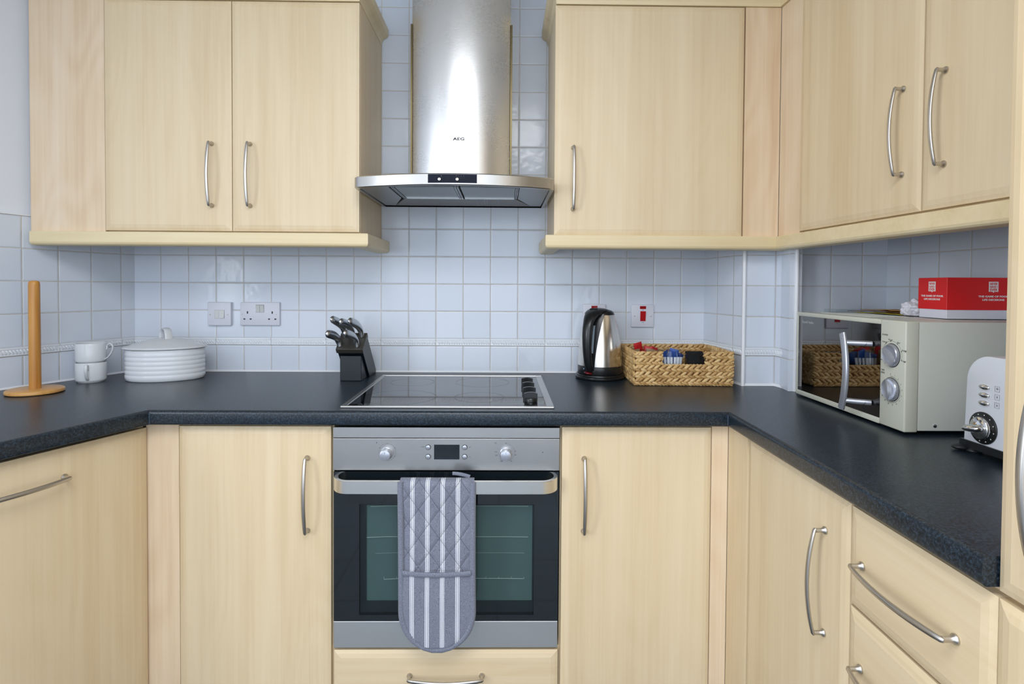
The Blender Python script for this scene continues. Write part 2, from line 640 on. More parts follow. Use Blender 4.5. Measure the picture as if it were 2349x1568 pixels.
def box(bm, x0, x1, y0, y1, z0, z1, bev=0.0, seg=2, mi=0):
    vs = [bm.verts.new(p) for p in ((x0, y0, z0), (x1, y0, z0), (x1, y1, z0), (x0, y1, z0), (x0, y0, z1), (x1, y0, z1), (x1, y1, z1), (x0, y1, z1))]
    fs = [bm.faces.new([vs[i] for i in f]) for f in ((0, 3, 2, 1), (4, 5, 6, 7), (0, 1, 5, 4), (1, 2, 6, 5), (2, 3, 7, 6), (3, 0, 4, 7))]
    for f in fs:
        f.material_index = mi
    if bev > 0:
        es = list({e for f in fs for e in f.edges})
        r = bmesh.ops.bevel(bm, geom=es, offset=bev, segments=seg, affect='EDGES', profile=0.5)
        for f in r['faces']:
            f.material_index = mi
    return vs


def lathe(bm, prof, c=(0, 0, 0), seg=32, M=None, sx=1.0, sy=1.0, cap0=True, cap1=True, mi=0):
    """prof: list of (r, z)"""
    rings = []
    for r, z in prof:
        ring = []
        for i in range(seg):
            a = 2 * pi * i / seg
            p = Vector((r * cos(a) * sx, r * sin(a) * sy, z))
            if M:
                p = M @ p
            ring.append(bm.verts.new(p + Vector(c)))
        rings.append(ring)
    for k in range(len(rings) - 1):
        for i in range(seg):
            j = (i + 1) % seg
            f = bm.faces.new((rings[k][i], rings[k][j], rings[k + 1][j], rings[k + 1][i]))
            f.material_index = mi
    if cap0:
        f = bm.faces.new(list(reversed(rings[0])))
        f.material_index = mi
    if cap1:
        f = bm.faces.new(rings[-1])
        f.material_index = mi
    return rings


def prism(bm, pts, axis, a0, a1, mi=0):
    """extrude 2D polygon pts along axis. axis 'X': pts=(y,z); 'Y': pts=(x,z); 'Z': pts=(x,y)"""
    def mk(p, a):
        return {'X': (a, p[0], p[1]), 'Y': (p[0], a, p[1]), 'Z': (p[0], p[1], a)}[axis]
    A = [bm.verts.new(mk(p, a0)) for p in pts]
    Bv = [bm.verts.new(mk(p, a1)) for p in pts]
    n = len(pts)
    fs = [bm.faces.new(A), bm.faces.new(list(reversed(Bv)))]
    for i in range(n):
        j = (i + 1) % n
        fs.append(bm.faces.new((A[i], A[j], Bv[j], Bv[i])))
    for f in fs:
        f.material_index = mi
    return A, Bv


def sweep(bm, path, radii, seg=10, flat=None, cap=True, up=None, mi=0):
    """tube along path; radii per point: r or (ra, rb) with up hint for the b axis"""
    pts = [Vector(p) for p in path]
    n = len(pts)
    rings = []
    upv_ = Vector(up) if up else Vector((0.0, 0.0, 1.0))
    prev = None
    for i, p in enumerate(pts):
        t = (pts[min(i + 1, n - 1)] - pts[max(i - 1, 0)]).normalized()
        if up:
            s = t.cross(upv_)
            if s.length < 1e-5:
                s = prev or Vector((1, 0, 0))
            s.normalize()
        else:
            if prev is None:
                s = t.orthogonal().normalized()
            else:
                s = (prev - t * prev.dot(t)).normalized()
        prev = s
        w = s.cross(t).normalized()
        r = radii[i] if isinstance(radii, (list, tuple)) else radii
        ra, rb = r if isinstance(r, (list, tuple)) else (r, r)
        rings.append([bm.verts.new(p + s * ra * cos(2 * pi * k / seg) + w * rb * sin(2 * pi * k / seg)) for k in range(seg)])
    for k in range(n - 1):
        for i in range(seg):
            j = (i + 1) % seg
            f = bm.faces.new((rings[k][i], rings[k][j], rings[k + 1][j], rings[k + 1][i]))
            f.material_index = mi
    if cap:
        bm.faces.new(list(reversed(rings[0]))).material_index = mi
        bm.faces.new(rings[-1]).material_index = mi
    return rings


def ellipsoid(bm, c, rx, ry, rz, M=None, seg=10, ring=7, mi=0):
    prof = []
    vs = []
    top = None
    rows = []
    for k in range(1, ring):
        th = pi * k / ring
        row = []
        for i in range(seg):
            a = 2 * pi * i / seg
            p = Vector((rx * sin(th) * cos(a), ry * sin(th) * sin(a), rz * cos(th)))
            if M:
                p = M @ p
            row.append(bm.verts.new(p + Vector(c)))
        rows.append(row)
    pt = Vector((0, 0, rz))
    pb = Vector((0, 0, -rz))
    if M:
        pt = M @ pt
        pb = M @ pb
    vt = bm.verts.new(pt + Vector(c))
    vb = bm.verts.new(pb + Vector(c))
    fs = []
    for k in range(len(rows) - 1):
        for i in range(seg):
            j = (i + 1) % seg
            fs.append(bm.faces.new((rows[k][i], rows[k + 1][i], rows[k + 1][j], rows[k][j])))
    for i in range(seg):
        j = (i + 1) % seg
        fs.append(bm.faces.new((vt, rows[0][i], rows[0][j])))
        fs.append(bm.faces.new((vb, rows[-1][j], rows[-1][i])))
    for f in fs:
        f.material_index = mi
    return fs


_tcache = {}


def text_into(bm, body, size, M, extr=0.00015, mi=0, sx=1.0, bold=0.0, align='CENTER'):
    cu = bpy.data.curves.new('t', 'FONT')
    cu.body = body
    cu.size = size
    cu.extrude = extr
    cu.offset = bold
    cu.align_x = align
    cu.align_y = 'CENTER'
    cu.resolution_u = 2
    ob = bpy.data.objects.new('t', cu)
    COL.objects.link(ob)
    dg = bpy.context.evaluated_depsgraph_get()
    me = bpy.data.meshes.new_from_object(ob.evaluated_get(dg))
    vs = [bm.verts.new(M @ Vector((v.co.x * sx, v.co.y, v.co.z))) for v in me.vertices]
    for p in me.polygons:
        try:
            f = bm.faces.new([vs[i] for i in p.vertices])
            f.material_index = mi
        except ValueError:
            pass
    bpy.data.objects.remove(ob, do_unlink=True)
    bpy.data.meshes.remove(me)
    bpy.data.curves.remove(cu)


def front_M(x, y, z, rot=0.0):
    """matrix that stands text on a plane facing local -y"""
    return Matrix.Translation((x, y, z)) @ Matrix.Rotation(radians(90), 4, 'X') @ Matrix.Rotation(rot, 4, 'Z')


def door_bm(w, h, t=0.021, bev=0.019, dep=0.0052):
    """slab door front, origin at lower left front-of-carcase corner, front faces -y"""
    bm = B()

    def ring(i, y):
        return [bm.verts.new(p) for p in ((i, y, i), (w - i, y, i), (w - i, y, h - i), (i, y, h - i))]
    rs = [ring(0.0, 0.0), ring(0.0, -(t - dep)), ring(bev * 0.45, -(t - dep * 0.40)), ring(bev, -t)]
    for a, b_ in zip(rs, rs[1:]):
        for i in range(4):
            j = (i + 1) % 4
            bm.faces.new((a[i], a[j], b_[j], b_[i]))
    bm.faces.new(list(reversed(rs[0])))
    bm.faces.new(rs[-1])
    return bm


def handle_bm(length=0.192, vertical=True):
    """satin bow handle with flared feet, centred on origin, projecting to -y"""
    bm = B()
    h = length / 2

    def P(s, y):
        return (0, y, s) if vertical else (s, y, 0)
    for sgn in (-1, 1):
        # foot: lathe about the y axis
        Mr = Matrix.Rotation(radians(90), 3, 'X')
        lathe(bm, [(0.0068, 0.0), (0.0074, 0.002), (0.0070, 0.0035), (0.0044, 0.006), (0.0040, 0.012), (0.0042, 0.020)], P(sgn * h, 0), 14, Mr)
    path = []
    rad = []
    npt = 17
    upd = (1, 0, 0) if vertical else (0, 0, 1)
    path.append(P(-h - 0.0035, -0.0195))
    rad.append((0.0022, 0.0030))
    for i in range(npt):
        s = -1 + 2 * i / (npt - 1)
        y = -0.0215 - 0.0125 * (1 - s * s)
        path.append(P(h * s * 1.006, y))
        k = 1 - abs(s) ** 6
        rad.append((0.0030 + 0.0004 * k, 0.0042 + 0.0010 * k))
    path.append(P(h + 0.0035, -0.0195))
    rad.append((0.0022, 0.0030))
    sweep(bm, path, rad, 10, up=upd)
    return bm


_handle_mesh = {}


def add_handle(parent, x, y, z, vertical=True, length=0.192, name='handle'):
    key = (vertical, length)
    if key not in _handle_mesh:
        o = link(name, handle_bm(length, vertical), nickel, parent, True, None, 50)
        _handle_mesh[key] = o.data
    else:
        o = bpy.data.objects.new(name, _handle_mesh[key])
        COL.objects.link(o)
        o.parent = parent
    o.location = (x, y, z)
    return o


# ------------------------------------------------------------------ room shell
ZA = 1.03646          # height of the first full course of tiles
WT = 0.910            # worktop top
AL = radians(21.609)
FL = radians(5.3)     # flare of the right wall
dl = Vector((-sin(AL), -cos(AL), 0))
nl = Vector((cos(AL), -sin(AL), 0))
XL = -1.3487
CEIL = 2.42


def wall_quad(u0, u1, z0, z1, th=0.02):
    bm = B()
    box(bm, u0, u1, 0.0, th, z0, z1)
    return bm


X0G = -1.25318        # a vertical joint on the back wall
struct('wall_back', wall_quad(XL - X0G - 0.02, 2.4, 0 - ZA, CEIL - ZA), tile, loc=(X0G, 0, ZA))
# left wall: tiles up to 1.444, painted above; local x runs away from the camera
# joint positions measured from the corner
sJ = 0.0495
Lrot = atan2(cos(AL), sin(AL))
lw = struct('wall_left', wall_quad(-4.6, 0.02, 1.4440 - ZA - 4 * PITCH_T * 0 - 0.0, CEIL - ZA, 0.03), paint,
            loc=Vector((XL, 0, ZA)) - nl * 0.008, rz=Lrot)
tl_ = struct('wall_left_tiling', wall_quad(-1.55 + sJ, sJ, 0 - ZA + 0.0, 1.4440 - ZA, 0.02), tile,
             loc=Vector((XL, 0, ZA)) + dl * sJ, rz=Lrot)
struct('wall_left_rear', wall_quad(-4.6, -1.55, -ZA, 1.4440 - ZA, 0.03), paint, loc=Vector((XL, 0, ZA)) - nl * 0.008, rz=Lrot)
# boxed-in corner: faces at the measured positions
BX = [(0.7705, 0.0), (0.8098, -0.2540), (0.9156, -0.2540), (0.9335, -0.3490), (0.9400, -0.2840), (1.2645, -0.2840)]


def wall_seg(name, p, q, joint0, mat=tile, top=CEIL):
    p = Vector((p[0], p[1], 0))
    q = Vector((q[0], q[1], 0))
    L = (q - p).length
    rz = atan2(q.y - p.y, q.x - p.x)
    d = (q - p).normalized()
    return struct(name, wall_quad(-joint0, L - joint0, -ZA, top - ZA, 0.02), mat, loc=(p.x + d.x * joint0, p.y + d.y * joint0, ZA), rz=rz)


wall_seg('wall_boxing_side', BX[0], BX[1], 0.0926)
wall_seg('wall_boxing_front', BX[1], BX[2], 0.003)
wall_seg('wall_boxing_step', BX[2], BX[3], -0.002)
wall_seg('wall_boxing_return', BX[3], BX[4], -0.002)
wall_seg('wall_boxing_rear', BX[4], BX[5], 0.0395)
RW0 = BX[5]
RW1 = (RW0[0] + sin(FL) * 1.75, RW0[1] - cos(FL) * 1.75)
wall_seg('wall_right', RW0, RW1, 0.0910)
# the room behind the photographer
bm = B()
box(bm, RW1[0], 3.2, RW1[1] - 0.05, RW1[1], 0, CEIL)
struct('wall_right_return', bm, paint)
bm = B()
box(bm, 3.2, 3.25, REAR_Y, RW1[1], 0, 0.65)
box(bm, 3.2, 3.25, REAR_Y, RW1[1], 2.35, CEIL)
box(bm, 3.2, 3.25, REAR_Y, -4.05, 0.65, 2.35)
box(bm, 3.2, 3.25, -2.35, RW1[1], 0.65, 2.35)
struct('wall_side', bm, paint)
bm = B()
wx0, wx1, wz0, wz1 = -1.24, 1.80, 0.43, 2.27
box(bm, -3.4, wx0, REAR_Y - 0.1, REAR_Y, 0, CEIL)
box(bm, wx1, 3.25, REAR_Y - 0.1, REAR_Y, 0, CEIL)
box(bm, wx0, wx1, REAR_Y - 0.1, REAR_Y, 0, wz0)
box(bm, wx0, wx1, REAR_Y - 0.1, REAR_Y, wz1, CEIL)
struct('wall_rear', bm, paint)
bm = B()
for xx in (wx0, 0.26, wx1 - 0.04):
    box(bm, xx, xx + 0.04, REAR_Y - 0.08, REAR_Y - 0.03, wz0, wz1)
for zz in (wz0, wz1 - 0.04):
    box(bm, wx0, wx1, REAR_Y - 0.08, REAR_Y - 0.03, zz, zz + 0.04)
struct('window_1', bm, wplastic)
bm = B()
box(bm, -3.6, 3.4, REAR_Y - 0.15, 0.2, -0.05, 0.0)
struct('floor', bm, floor_m)
bm = B()
box(bm, -3.6, 3.4, REAR_Y - 0.15, 0.2, CEIL, CEIL + 0.05)
struct('ceiling', bm, paint_c)
fill_frame = root('ceiling_fill_frame', (-0.1, -2.35, 2.40), 0, 'square frame of the added, unseen fill light on the ceiling above the photographer', 'lamp')
bm = B()
for (a, b_, c, d) in ((-0.6, 0.6, -0.6, -0.58), (-0.6, 0.6, 0.58, 0.6), (-0.6, -0.58, -0.58, 0.58), (0.58, 0.6, -0.58, 0.58)):
    box(bm, a, b_, c, d, -0.012, 0.02)
link('frame', bm, wplastic, fill_frame)  # made-up frame around the added ceiling light

# ---- rope border tiles (real relief)


def rope_border(name, u0, u1, loc, rz, joint=2 * PITCH_T, j0=0.0):
    """runs along local x from u0 to u1 at local z -DADO..0, standing proud towards -y"""
    bm = B()
    prof = [(0.0, -DADO + 0.0012), (-0.004, -DADO + 0.0016), (-0.0048, -0.0235), (-0.0035, -0.0215), (-0.0035, -0.0072), (-0.005, -0.0058), (-0.0045, -0.0015), (0.0, -0.0012)]
    k = math.floor((u0 - j0) / joint)
    while j0 + k * joint < u1:
        a = max(u0, j0 + k * joint + 0.0009)
        b_ = min(u1, j0 + (k + 1) * joint - 0.0009)
        k += 1
        if b_ - a < 0.002:
            continue
        prism(bm, prof, 'X', a, b_)
        s = math.ceil((a + 0.003) / 0.0092)
        while s * 0.0092 < b_ - 0.004:
            c = Vector((s * 0.0092, -0.0034, -0.0147))
            M = Matrix.Rotation(radians(-38), 3, 'Y')
            ellipsoid(bm, c, 0.0036, 0.0028, 0.0090, M, 10, 7)
            s += 1
    return struct(name, bm, border, True, loc, rz, 40)


rope_border('trim_1', XL - X0G, BX[0][0] - X0G, (X0G, 0, ZA), 0, j0=0)
rope_border('trim_2', -1.5, 0.0, Vector((XL, 0, ZA)), Lrot, j0=-sJ)


def seg_border(name, p, q, j0=0.0):
    p = Vector((p[0], p[1], 0))
    q = Vector((q[0], q[1], 0))
    L = (q - p).length
    return rope_border(name, 0, L, (p.x, p.y, ZA), atan2(q.y - p.y, q.x - p.x), j0=j0)


seg_border('trim_3', BX[0], BX[1])
seg_border('trim_4', BX[1], BX[2])
seg_border('trim_5', BX[2], BX[3])
seg_border('trim_6', BX[4], BX[5], 0.0395)
# white corner beads on the boxing
for k_, (p_, hh) in enumerate(((BX[1], 0.0062), (BX[3], 0.0062))):
    bm = B()
    lathe(bm, [(hh, WT), (hh, 1.362)], (0, 0, 0), 16)
    struct('trim_%d' % (7 + k_), bm, silicone, True, (p_[0] + 0.0008, p_[1] - 0.0012, 0), 0, 60)
# caulk line around the tile edge beside the left cabinets
# silicone bead where the worktop meets the tiling
bm = B()


def bead(bm, p, q, r=0.0055):
    p = Vector((p[0], p[1], 0))
    q = Vector((q[0], q[1], 0))
    d = (q - p).normalized()
    n = Vector((d.y, -d.x, 0))
    prof = [(0.0, 0.0), (r, 0.0), (r * 0.45, r * 0.45), (0.0, r * 1.1)]
    A = [bm.verts.new(p + n * a + Vector((0, 0, WT + 0.0005 + z))) for a, z in prof]
    Bq = [bm.verts.new(q + n * a + Vector((0, 0, WT + 0.0005 + z))) for a, z in prof]
    for i in range(4):
        j = (i + 1) % 4
        bm.faces.new((A[i], A[j], Bq[j], Bq[i]))
    bm.faces.new(A)
    bm.faces.new(list(reversed(Bq)))


Lend = Vector((XL, 0, 0)) + dl * 1.25
bead(bm, (Lend.x, Lend.y), (XL, 0))
bead(bm, (XL, 0), BX[0])
for a_, b_ in zip(BX, BX[1:]):
    bead(bm, a_, b_, 0.0065)
struct('trim_9', bm, silicone)
bm = B()
box(bm, -0.301, -0.297, -0.005, 0.004, 1.390 - ZA, 1.445 - ZA)
box(bm, -1.55, -0.299, -0.004, 0.006, 1.4440 - ZA, 1.4475 - ZA)
struct('trim_10', bm, silicone, loc=Vector((XL, 0, ZA)), rz=Lrot)

# ------------------------------------------------------------------ cabinets
FY = -0.300      # carcase front of the wall cabinets
ZB, ZT = 1.4015, 2.116


def carcase(parent, w, depth, z0, z1, mat=maple, name='carcase'):
    """local: x 0..w, y 0 (front) .. depth (back)"""
    bm = B()
    t = 0.016
    box(bm, 0, t, 0, depth, z0, z1)
    box(bm, w - t, w, 0, depth, z0, z1)
    box(bm, t, w - t, 0.0, depth, z0, z0 + t)
    box(bm, t, w - t, 0.0, depth, z1 - t, z1)
    box(bm, t, w - t, depth - 0.006, depth, z0 + t, z1 - t)
    return link(name, bm, mat, parent)


def add_door(parent, x, z, w, h, mat=maple, name='door', y=0.0):
    o = link(name, door_bm(w, h), mat, parent)
    o.location = (x, y, z)
    return o


# left wall cabinet: two doors
c = root('wall_cabinet', (-1.2317, FY, 0), 0, 'maple wall cabinet with two doors left of the extractor hood', 'cabinet')
carcase(c, 0.7937, 0.299, 1.3975, 2.118)
d1 = add_door(c, 0.0020, ZB, 0.3930, ZT - ZB)
add_handle(d1, 0.333, -0.021, 1.5765 - ZB)
d2 = add_door(c, 0.3975, ZB, 0.3955, ZT - ZB)
add_handle(d2, 0.0565, -0.021, 1.5765 - ZB)
# middle wall cabinet: one wide door
c = root('wall_cabinet', (0.1785, FY, 0), 0, 'maple wall cabinet with one wide door right of the extractor hood', 'cabinet')
carcase(c, 0.5975, 0.299, 1.3975, 2.118)
d3 = add_door(c, -0.0025, ZB - 0.005, 0.5965, ZT - ZB + 0.005)
add_handle(d3, 0.0585, -0.021, 1.5745 - ZB + 0.005)
# fillers
bm = B()
box(bm, -1.4640, -1.2325, -0.3135, -0.297, 1.3965, 2.118)
f = link('filler_panel', bm, maple_pink)
tag(f, 'plain pinkish maple filler panel between the painted left wall and the wall cabinet', 'panel')
CU = Vector((0.8845, -0.322, 0))
PH = radians(3.6)
RU = -pi / 2 + PH
dU = Vector((sin(PH), -cos(PH), 0))
nU = Vector((-cos(PH), -sin(PH), 0))
c = root('corner_filler', (0, 0, 0), 0, 'pinkish maple corner filler folded between the two right wall cabinet runs', 'panel')
bm = B()
box(bm, 0.7775, 0.8900, -0.3145, -0.297, 1.3965, 2.118)
link('back_panel', bm, maple_pink, c)
bm = B()
box(bm, -0.0070, 0.1075, -0.0, 0.016, 1.3965, 2.118)
o = link('side_panel', bm, maple_pink, c)
o.location = CU - nU * 0.0075
o.rotation_euler = (0, 0, RU)
# right wall cabinet (flared run)
cu0 = CU - nU * 0.021
c = root('wall_cabinet', cu0, RU, 'maple wall cabinet with two doors above the microwave, right wall', 'cabinet')
bm = B()
t = 0.016
x0_, x1_ = 0.110, 1.012
box(bm, x0_, x0_ + t, 0, 0.29, 1.3975, 2.118)
box(bm, x1_ - t, x1_, 0, 0.29, 1.3975, 2.118)
box(bm, x0_ + t, x1_ - t, 0, 0.29, 1.3975, 1.3975 + t)
box(bm, x0_ + t, x1_ - t, 0, 0.29, 2.118 - t, 2.118)
box(bm, x0_ + t, x1_ - t, 0.284, 0.29, 1.3975 + t, 2.118 - t)
link('carcase', bm, maple, c)
zr = 1.4035
dA = add_door(c, 0.1105, zr, 0.4460, ZT - zr)
add_handle(dA, 0.3970, -0.021, 1.588 - zr)
dB = add_door(c, 0.5605, zr, 0.4460, ZT - zr)
add_handle(dB, 0.0590, -0.021, 1.588 - zr)


# light rails (pelmets) under the wall cabinets
def rail_profile(front):
    # (out, z) with out measured from carcase front, positive outward
    return [(-0.018, 1.3965), (front - 0.002, 1.3965), (front, 1.3945), (front, 1.3640), (front - 0.002, 1.3585), (front - 0.006, 1.3548), (front - 0.012, 1.3535), (-0.018, 1.3535)]


def mitred_strip(name, pts, prof, mat, label, cat, ends=None, zoff=0.0):
    """pts: plan polyline of the reference line, prof: (out,z); out is to the right-hand side normal"""
    P = [Vector((p[0], p[1])) for p in pts]
    n = len(P)
    norms = []
    for i in range(n - 1):
        d = (P[i + 1] - P[i]).normalized()
        norms.append(Vector((d.y, -d.x)))
    bm = B()
    rings = []
    for i in range(n):
        if i == 0:
            m = norms[0]
        elif i == n - 1:
            m = norms[-1]
        else:
            s = norms[i - 1] + norms[i]
            m = s / (s.dot(norms[i]))
        rings.append([bm.verts.new((P[i].x + m.x * o_, P[i].y + m.y * o_, z_ + zoff)) for o_, z_ in prof])
    k = len(prof)
    for i in range(n - 1):
        for a in range(k):
            b_ = (a + 1) % k
            bm.faces.new((rings[i][a], rings[i][b_], rings[i + 1][b_], rings[i + 1][a]))
    bm.faces.new(rings[0])
    bm.faces.new(list(reversed(rings[-1])))
    o = link(name, bm, mat)
    tag(o, label, cat)
    return o


mitred_strip('light_rail', [(-1.4560, -0.300), (-0.4378, -0.300), (-0.4378, -0.002)], rail_profile(0.030), maple_rail,
             'maple light rail under the left wall cabinet, ending left of the hood', 'rail')
rr_ = [(0.1785, -0.002), (0.1785, -0.300), (CU.x - 0.0218 * 0 + 0.0215, -0.300)]
# inner corner follows the flared run
pB = Vector((CU.x, CU.y, 0)) - nU * 0.021
t_ = (-0.300 - pB.y) / dU.y
pI = pB + dU * t_
pE = pI + dU * 0.95
mitred_strip('light_rail', [(0.1785, -0.002), (0.1785, -0.300), (pI.x, -0.300), (pE.x, pE.y)], rail_profile(0.030), maple_rail,
             'long maple light rail under the right wall cabinets, turning the inside corner', 'rail')
# cornice
corn = [(-0.018, 2.119), (0.0005, 2.119), (0.0025, 2.129), (0.008, 2.139), (0.018, 2.144), (0.0245, 2.150), (0.0255, 2.172), (0.0225, 2.182), (-0.018, 2.184)]
corn_f = [(o_ + (0.0 if i_ in (0, 8) else 0.0), z_) for i_, (o_, z_) in enumerate(corn)]


def corn_prof(front):
    return [(-0.018, 2.119)] + [(o_ + front, z_) for o_, z_ in corn[1:8]] + [(-0.018, 2.184)]


mitred_strip('cornice', [(-1.4660, -0.3200), (-0.4378, -0.3200), (-0.4378, -0.002)], corn_prof(0.0), maple_rail,
             'maple cornice on top of the left wall cabinet, top edge of the picture', 'cornice')
pI2 = pI + nU * 0.02
pB2 = Vector((CU.x, CU.y, 0))
t_ = (-0.3200 - pB2.y) / dU.y
pJ = pB2 + dU * t_
pK = pJ + dU * 0.95
mitred_strip('cornice', [(0.1785, -0.002), (0.1785, -0.3200), (pJ.x, -0.3200), (pK.x, pK.y)], corn_prof(0.0), maple_rail,
             'maple cornice on top of the right wall cabinets, turning the corner', 'cornice')

# ---- base units
BY = -0.599       # base carcase front
DT = 0.862        # door top


def base_unit(name, loc, rz, w, label, cat='cabinet', depth=0.56):
    c = root(name, loc, rz, label, cat)
    bm = B()
    t = 0.016
    box(bm, 0, t, 0, depth, 0.15, 0.871)
    box(bm, w - t, w, 0, depth, 0.15, 0.871)
    box(bm, t, w - t, 0, depth, 0.15, 0.166)
    box(bm, t, w - t, depth - 0.006, depth, 0.166, 0.86)
    box(bm, t, w - t, 0, 0.05, 0.855, 0.871)
    link('carcase', bm, maple, c)
    bm = B()
    box(bm, 0, w, 0.045, 0.06, 0.0, 0.15)
    link('plinth', bm, maple_h, c)
    return c


c = base_unit('base_cabinet', (-0.8335, BY, 0), 0, 0.3995, 'maple base cabinet with one door left of the oven')
d = add_door(c, 0.0013, 0.153, 0.3968, DT - 0.153)
add_handle(d, 0.3368, -0.021, 0.6845 - 0.153)
c = base_unit('base_cabinet', (0.1725, BY, 0), 0, 0.4005, 'maple base cabinet with one door right of the oven')
d = add_door(c, 0.0022, 0.153, 0.3968, DT - 0.153)
add_handle(d, 0.0582, -0.021, 0.6840 - 0.153)
# left corner filler strip
bm = B()
box(bm, -0.9200, -0.8345, -0.6130, -0.597, 0.0, 0.871)
f = link('filler_panel', bm, maple_pink)
tag(f, 'narrow maple filler strip in the left inside corner below the worktop', 'panel')
# right corner post, two faces
c = root('corner_post', (0, 0, 0), 0, 'maple corner post in the right inside corner below the worktop', 'post')
bm = B()
box(bm, 0.5735, 0.6165, -0.6165, -0.597, 0.0, 0.871)
link('back_panel', bm, maple_pink, c)
bm = B()
box(bm, 0.6175, 0.637, -0.7330, -0.6170, 0.0, 0.871)
link('side_panel', bm, maple, c)
RX = 0.6395       # carcase front of right run (X)
c = base_unit('base_cabinet', (RX - 0.001, -0.7350, 0), -pi / 2, 0.3985, 'maple base cabinet with one door on the right side, below the microwave')
d = add_door(c, 0.0010, 0.153, 0.3960, DT - 0.153)
add_handle(d, 0.3300, -0.021, 0.6900 - 0.153)
c = base_unit('drawer_cabinet', (RX - 0.001, -1.1345, 0), -pi / 2, 0.2850, 'maple drawer cabinet at the right end of the worktop')
zt = 0.862
for k in range(4):
    z0 = zt - 0.1705
    d = add_door(c, 0.0010, z0, 0.2835, 0.1685, maple_h, 'drawer')
    add_handle(d, 0.1330, -0.021, 0.773 - (0.862 - 0.1705) if k < 9 else 0, False)
    zt -= 0.1735
# tall unit
c = root('tall_cabinet', (0.6385, -1.4205, 0), -pi / 2, 'tall maple appliance cabinet cut by the right edge of the picture', 'cabinet')
bm = B()
box(bm, 0.0, 0.018, 0.0, 0.58, 0.0, 2.16)
box(bm, 0.582, 0.600, 0.0, 0.58, 0.0, 2.16)
box(bm, 0.018, 0.582, 0.0, 0.58, 2.142, 2.16)
box(bm, 0.018, 0.582, 0.57, 0.58, 0.0, 2.142)
box(bm, 0.018, 0.582, 0.0, 0.58, 0.10, 0.116)
link('carcase', bm, maple, c)
d = add_door(c, 0.0, 0.8690, 0.596, 1.28, maple)
d.location.y = 0.0
add_handle(d, 0.0640, -0.021, 1.0335 - 0.869)
d = add_door(c, 0.0, 0.153, 0.596, 0.8600 - 0.153)
d.location.y = 0.0
# dishwasher front on the left run; local x runs towards the corner
Lc = Vector((-0.9099, -0.6200, 0))
c = root('integrated_appliance', Lc - nl * 0.021, Lrot, 'wide maple appliance front with horizontal handle at the lower left', 'appliance')
bm = B()
box(bm, -0.600, -0.584, 0, 0.55, 0.15, 0.871)
box(bm, -0.016, 0.0, 0, 0.20, 0.15, 0.871)
box(bm, -0.584, -0.016, 0, 0.20, 0.15, 0.166)
link('carcase', bm, maple, c)
d = add_door(c, -0.5985, 0.153, 0.5965, 0.859 - 0.153)
add_handle(d, 0.3020, -0.021, 0.7930 - 0.153, False)
bm = B()
box(bm, -0.60, 0.0, 0.045, 0.06, 0.0, 0.15)
link('plinth', bm, maple_h, c)
# ------------------------------------------------------------------ worktop
WF = -0.6487
WXr = 0.6030
cornerL = Vector((-0.8898, WF, 0))
LE = 0.64
eL = cornerL + dl * LE
sL = (eL - Vector((XL, 0, 0))).dot(dl)
wL = Vector((XL, 0, 0)) + dl * sL
plan = [(eL.x, eL.y), (cornerL.x, cornerL.y), (WXr, WF), (WXr, -1.4180), (RW0[0] + sin(FL) * 1.12, -1.4180), RW0, BX[4], BX[3], BX[2], BX[1], BX[0], (XL, 0.0), (wL.x, wL.y)]
bm = B()
# plan fill at top, and rounded front edge built by rings offset outwards
front = [(eL.x, eL.y), (cornerL.x, cornerL.y), (WXr, WF), (WXr, -1.4180)]
fr = [Vector(p) for p in front]
nrm = []
for i in range(3):
    d_ = (fr[i + 1] - fr[i]).normalized()
    nrm.append(Vector((-d_.y, d_.x)))      # pointing inward
mit = [nrm[0]]
for i in (1, 2):
    s_ = nrm[i - 1] + nrm[i]
    mit.append(s_ / s_.dot(nrm[i]))
mit.append(nrm[2])
R_ = 0.009
prof = []
for k in range(7):
    a = (pi / 2) * k / 6
    prof.append((R_ * (1 - sin(a)), WT - R_ * (1 - cos(a))))
for k in range(4):
    a = (pi / 2) * k / 3
    prof.append((0.006 * (1 - cos(a)), WT - 0.038 + 0.006 * (1 - sin(a))))
rings = []
for (o_, z_) in prof:
    rings.append([bm.verts.new((fr[i].x + mit[i].x * o_, fr[i].y + mit[i].y * o_, z_)) for i in range(4)])
for a_, b_ in zip(rings, rings[1:]):
    for i in range(3):
        bm.faces.new((a_[i], a_[i + 1], b_[i + 1], b_[i]))
back = plan[4:]
topb = [bm.verts.new((p[0], p[1], WT)) for p in back]
botb = [bm.verts.new((p[0], p[1], WT - 0.038)) for p in back]
bm.faces.new(rings[0] + topb)
bm.faces.new(list(reversed(rings[-1] + botb)))
nb = len(back)
for i in range(nb - 1):
    bm.faces.new((topb[i], botb[i], botb[i + 1], topb[i + 1]))
bm.faces.new([r[3] for r in rings] + [botb[0], topb[0]])
bm.faces.new([r[0] for r in reversed(rings)] + [topb[-1], botb[-1]])
bmesh.ops.triangulate(bm, faces=[f for f in bm.faces if len(f.verts) > 4])
wt = link('worktop', bm, worktop_m, None, True, None, 50)
tag(wt, 'dark slate laminate worktop running along all three sides', 'worktop')
# mitre joint strips of the worktop
joint_m = plain('joint_filler', srgb(70, 84, 100), 0.4)
for p, s in ((cornerL, 1), (Vector((WXr, WF, 0)), -1)):
    bm = B()
    lathe(bm, [(0.0009, WT - 0.034), (0.0009, WT - 0.007)], (p.x + 0.0006 * s, p.y - 0.0001, 0), 8)
    link('joint_strip', bm, joint_m, wt)

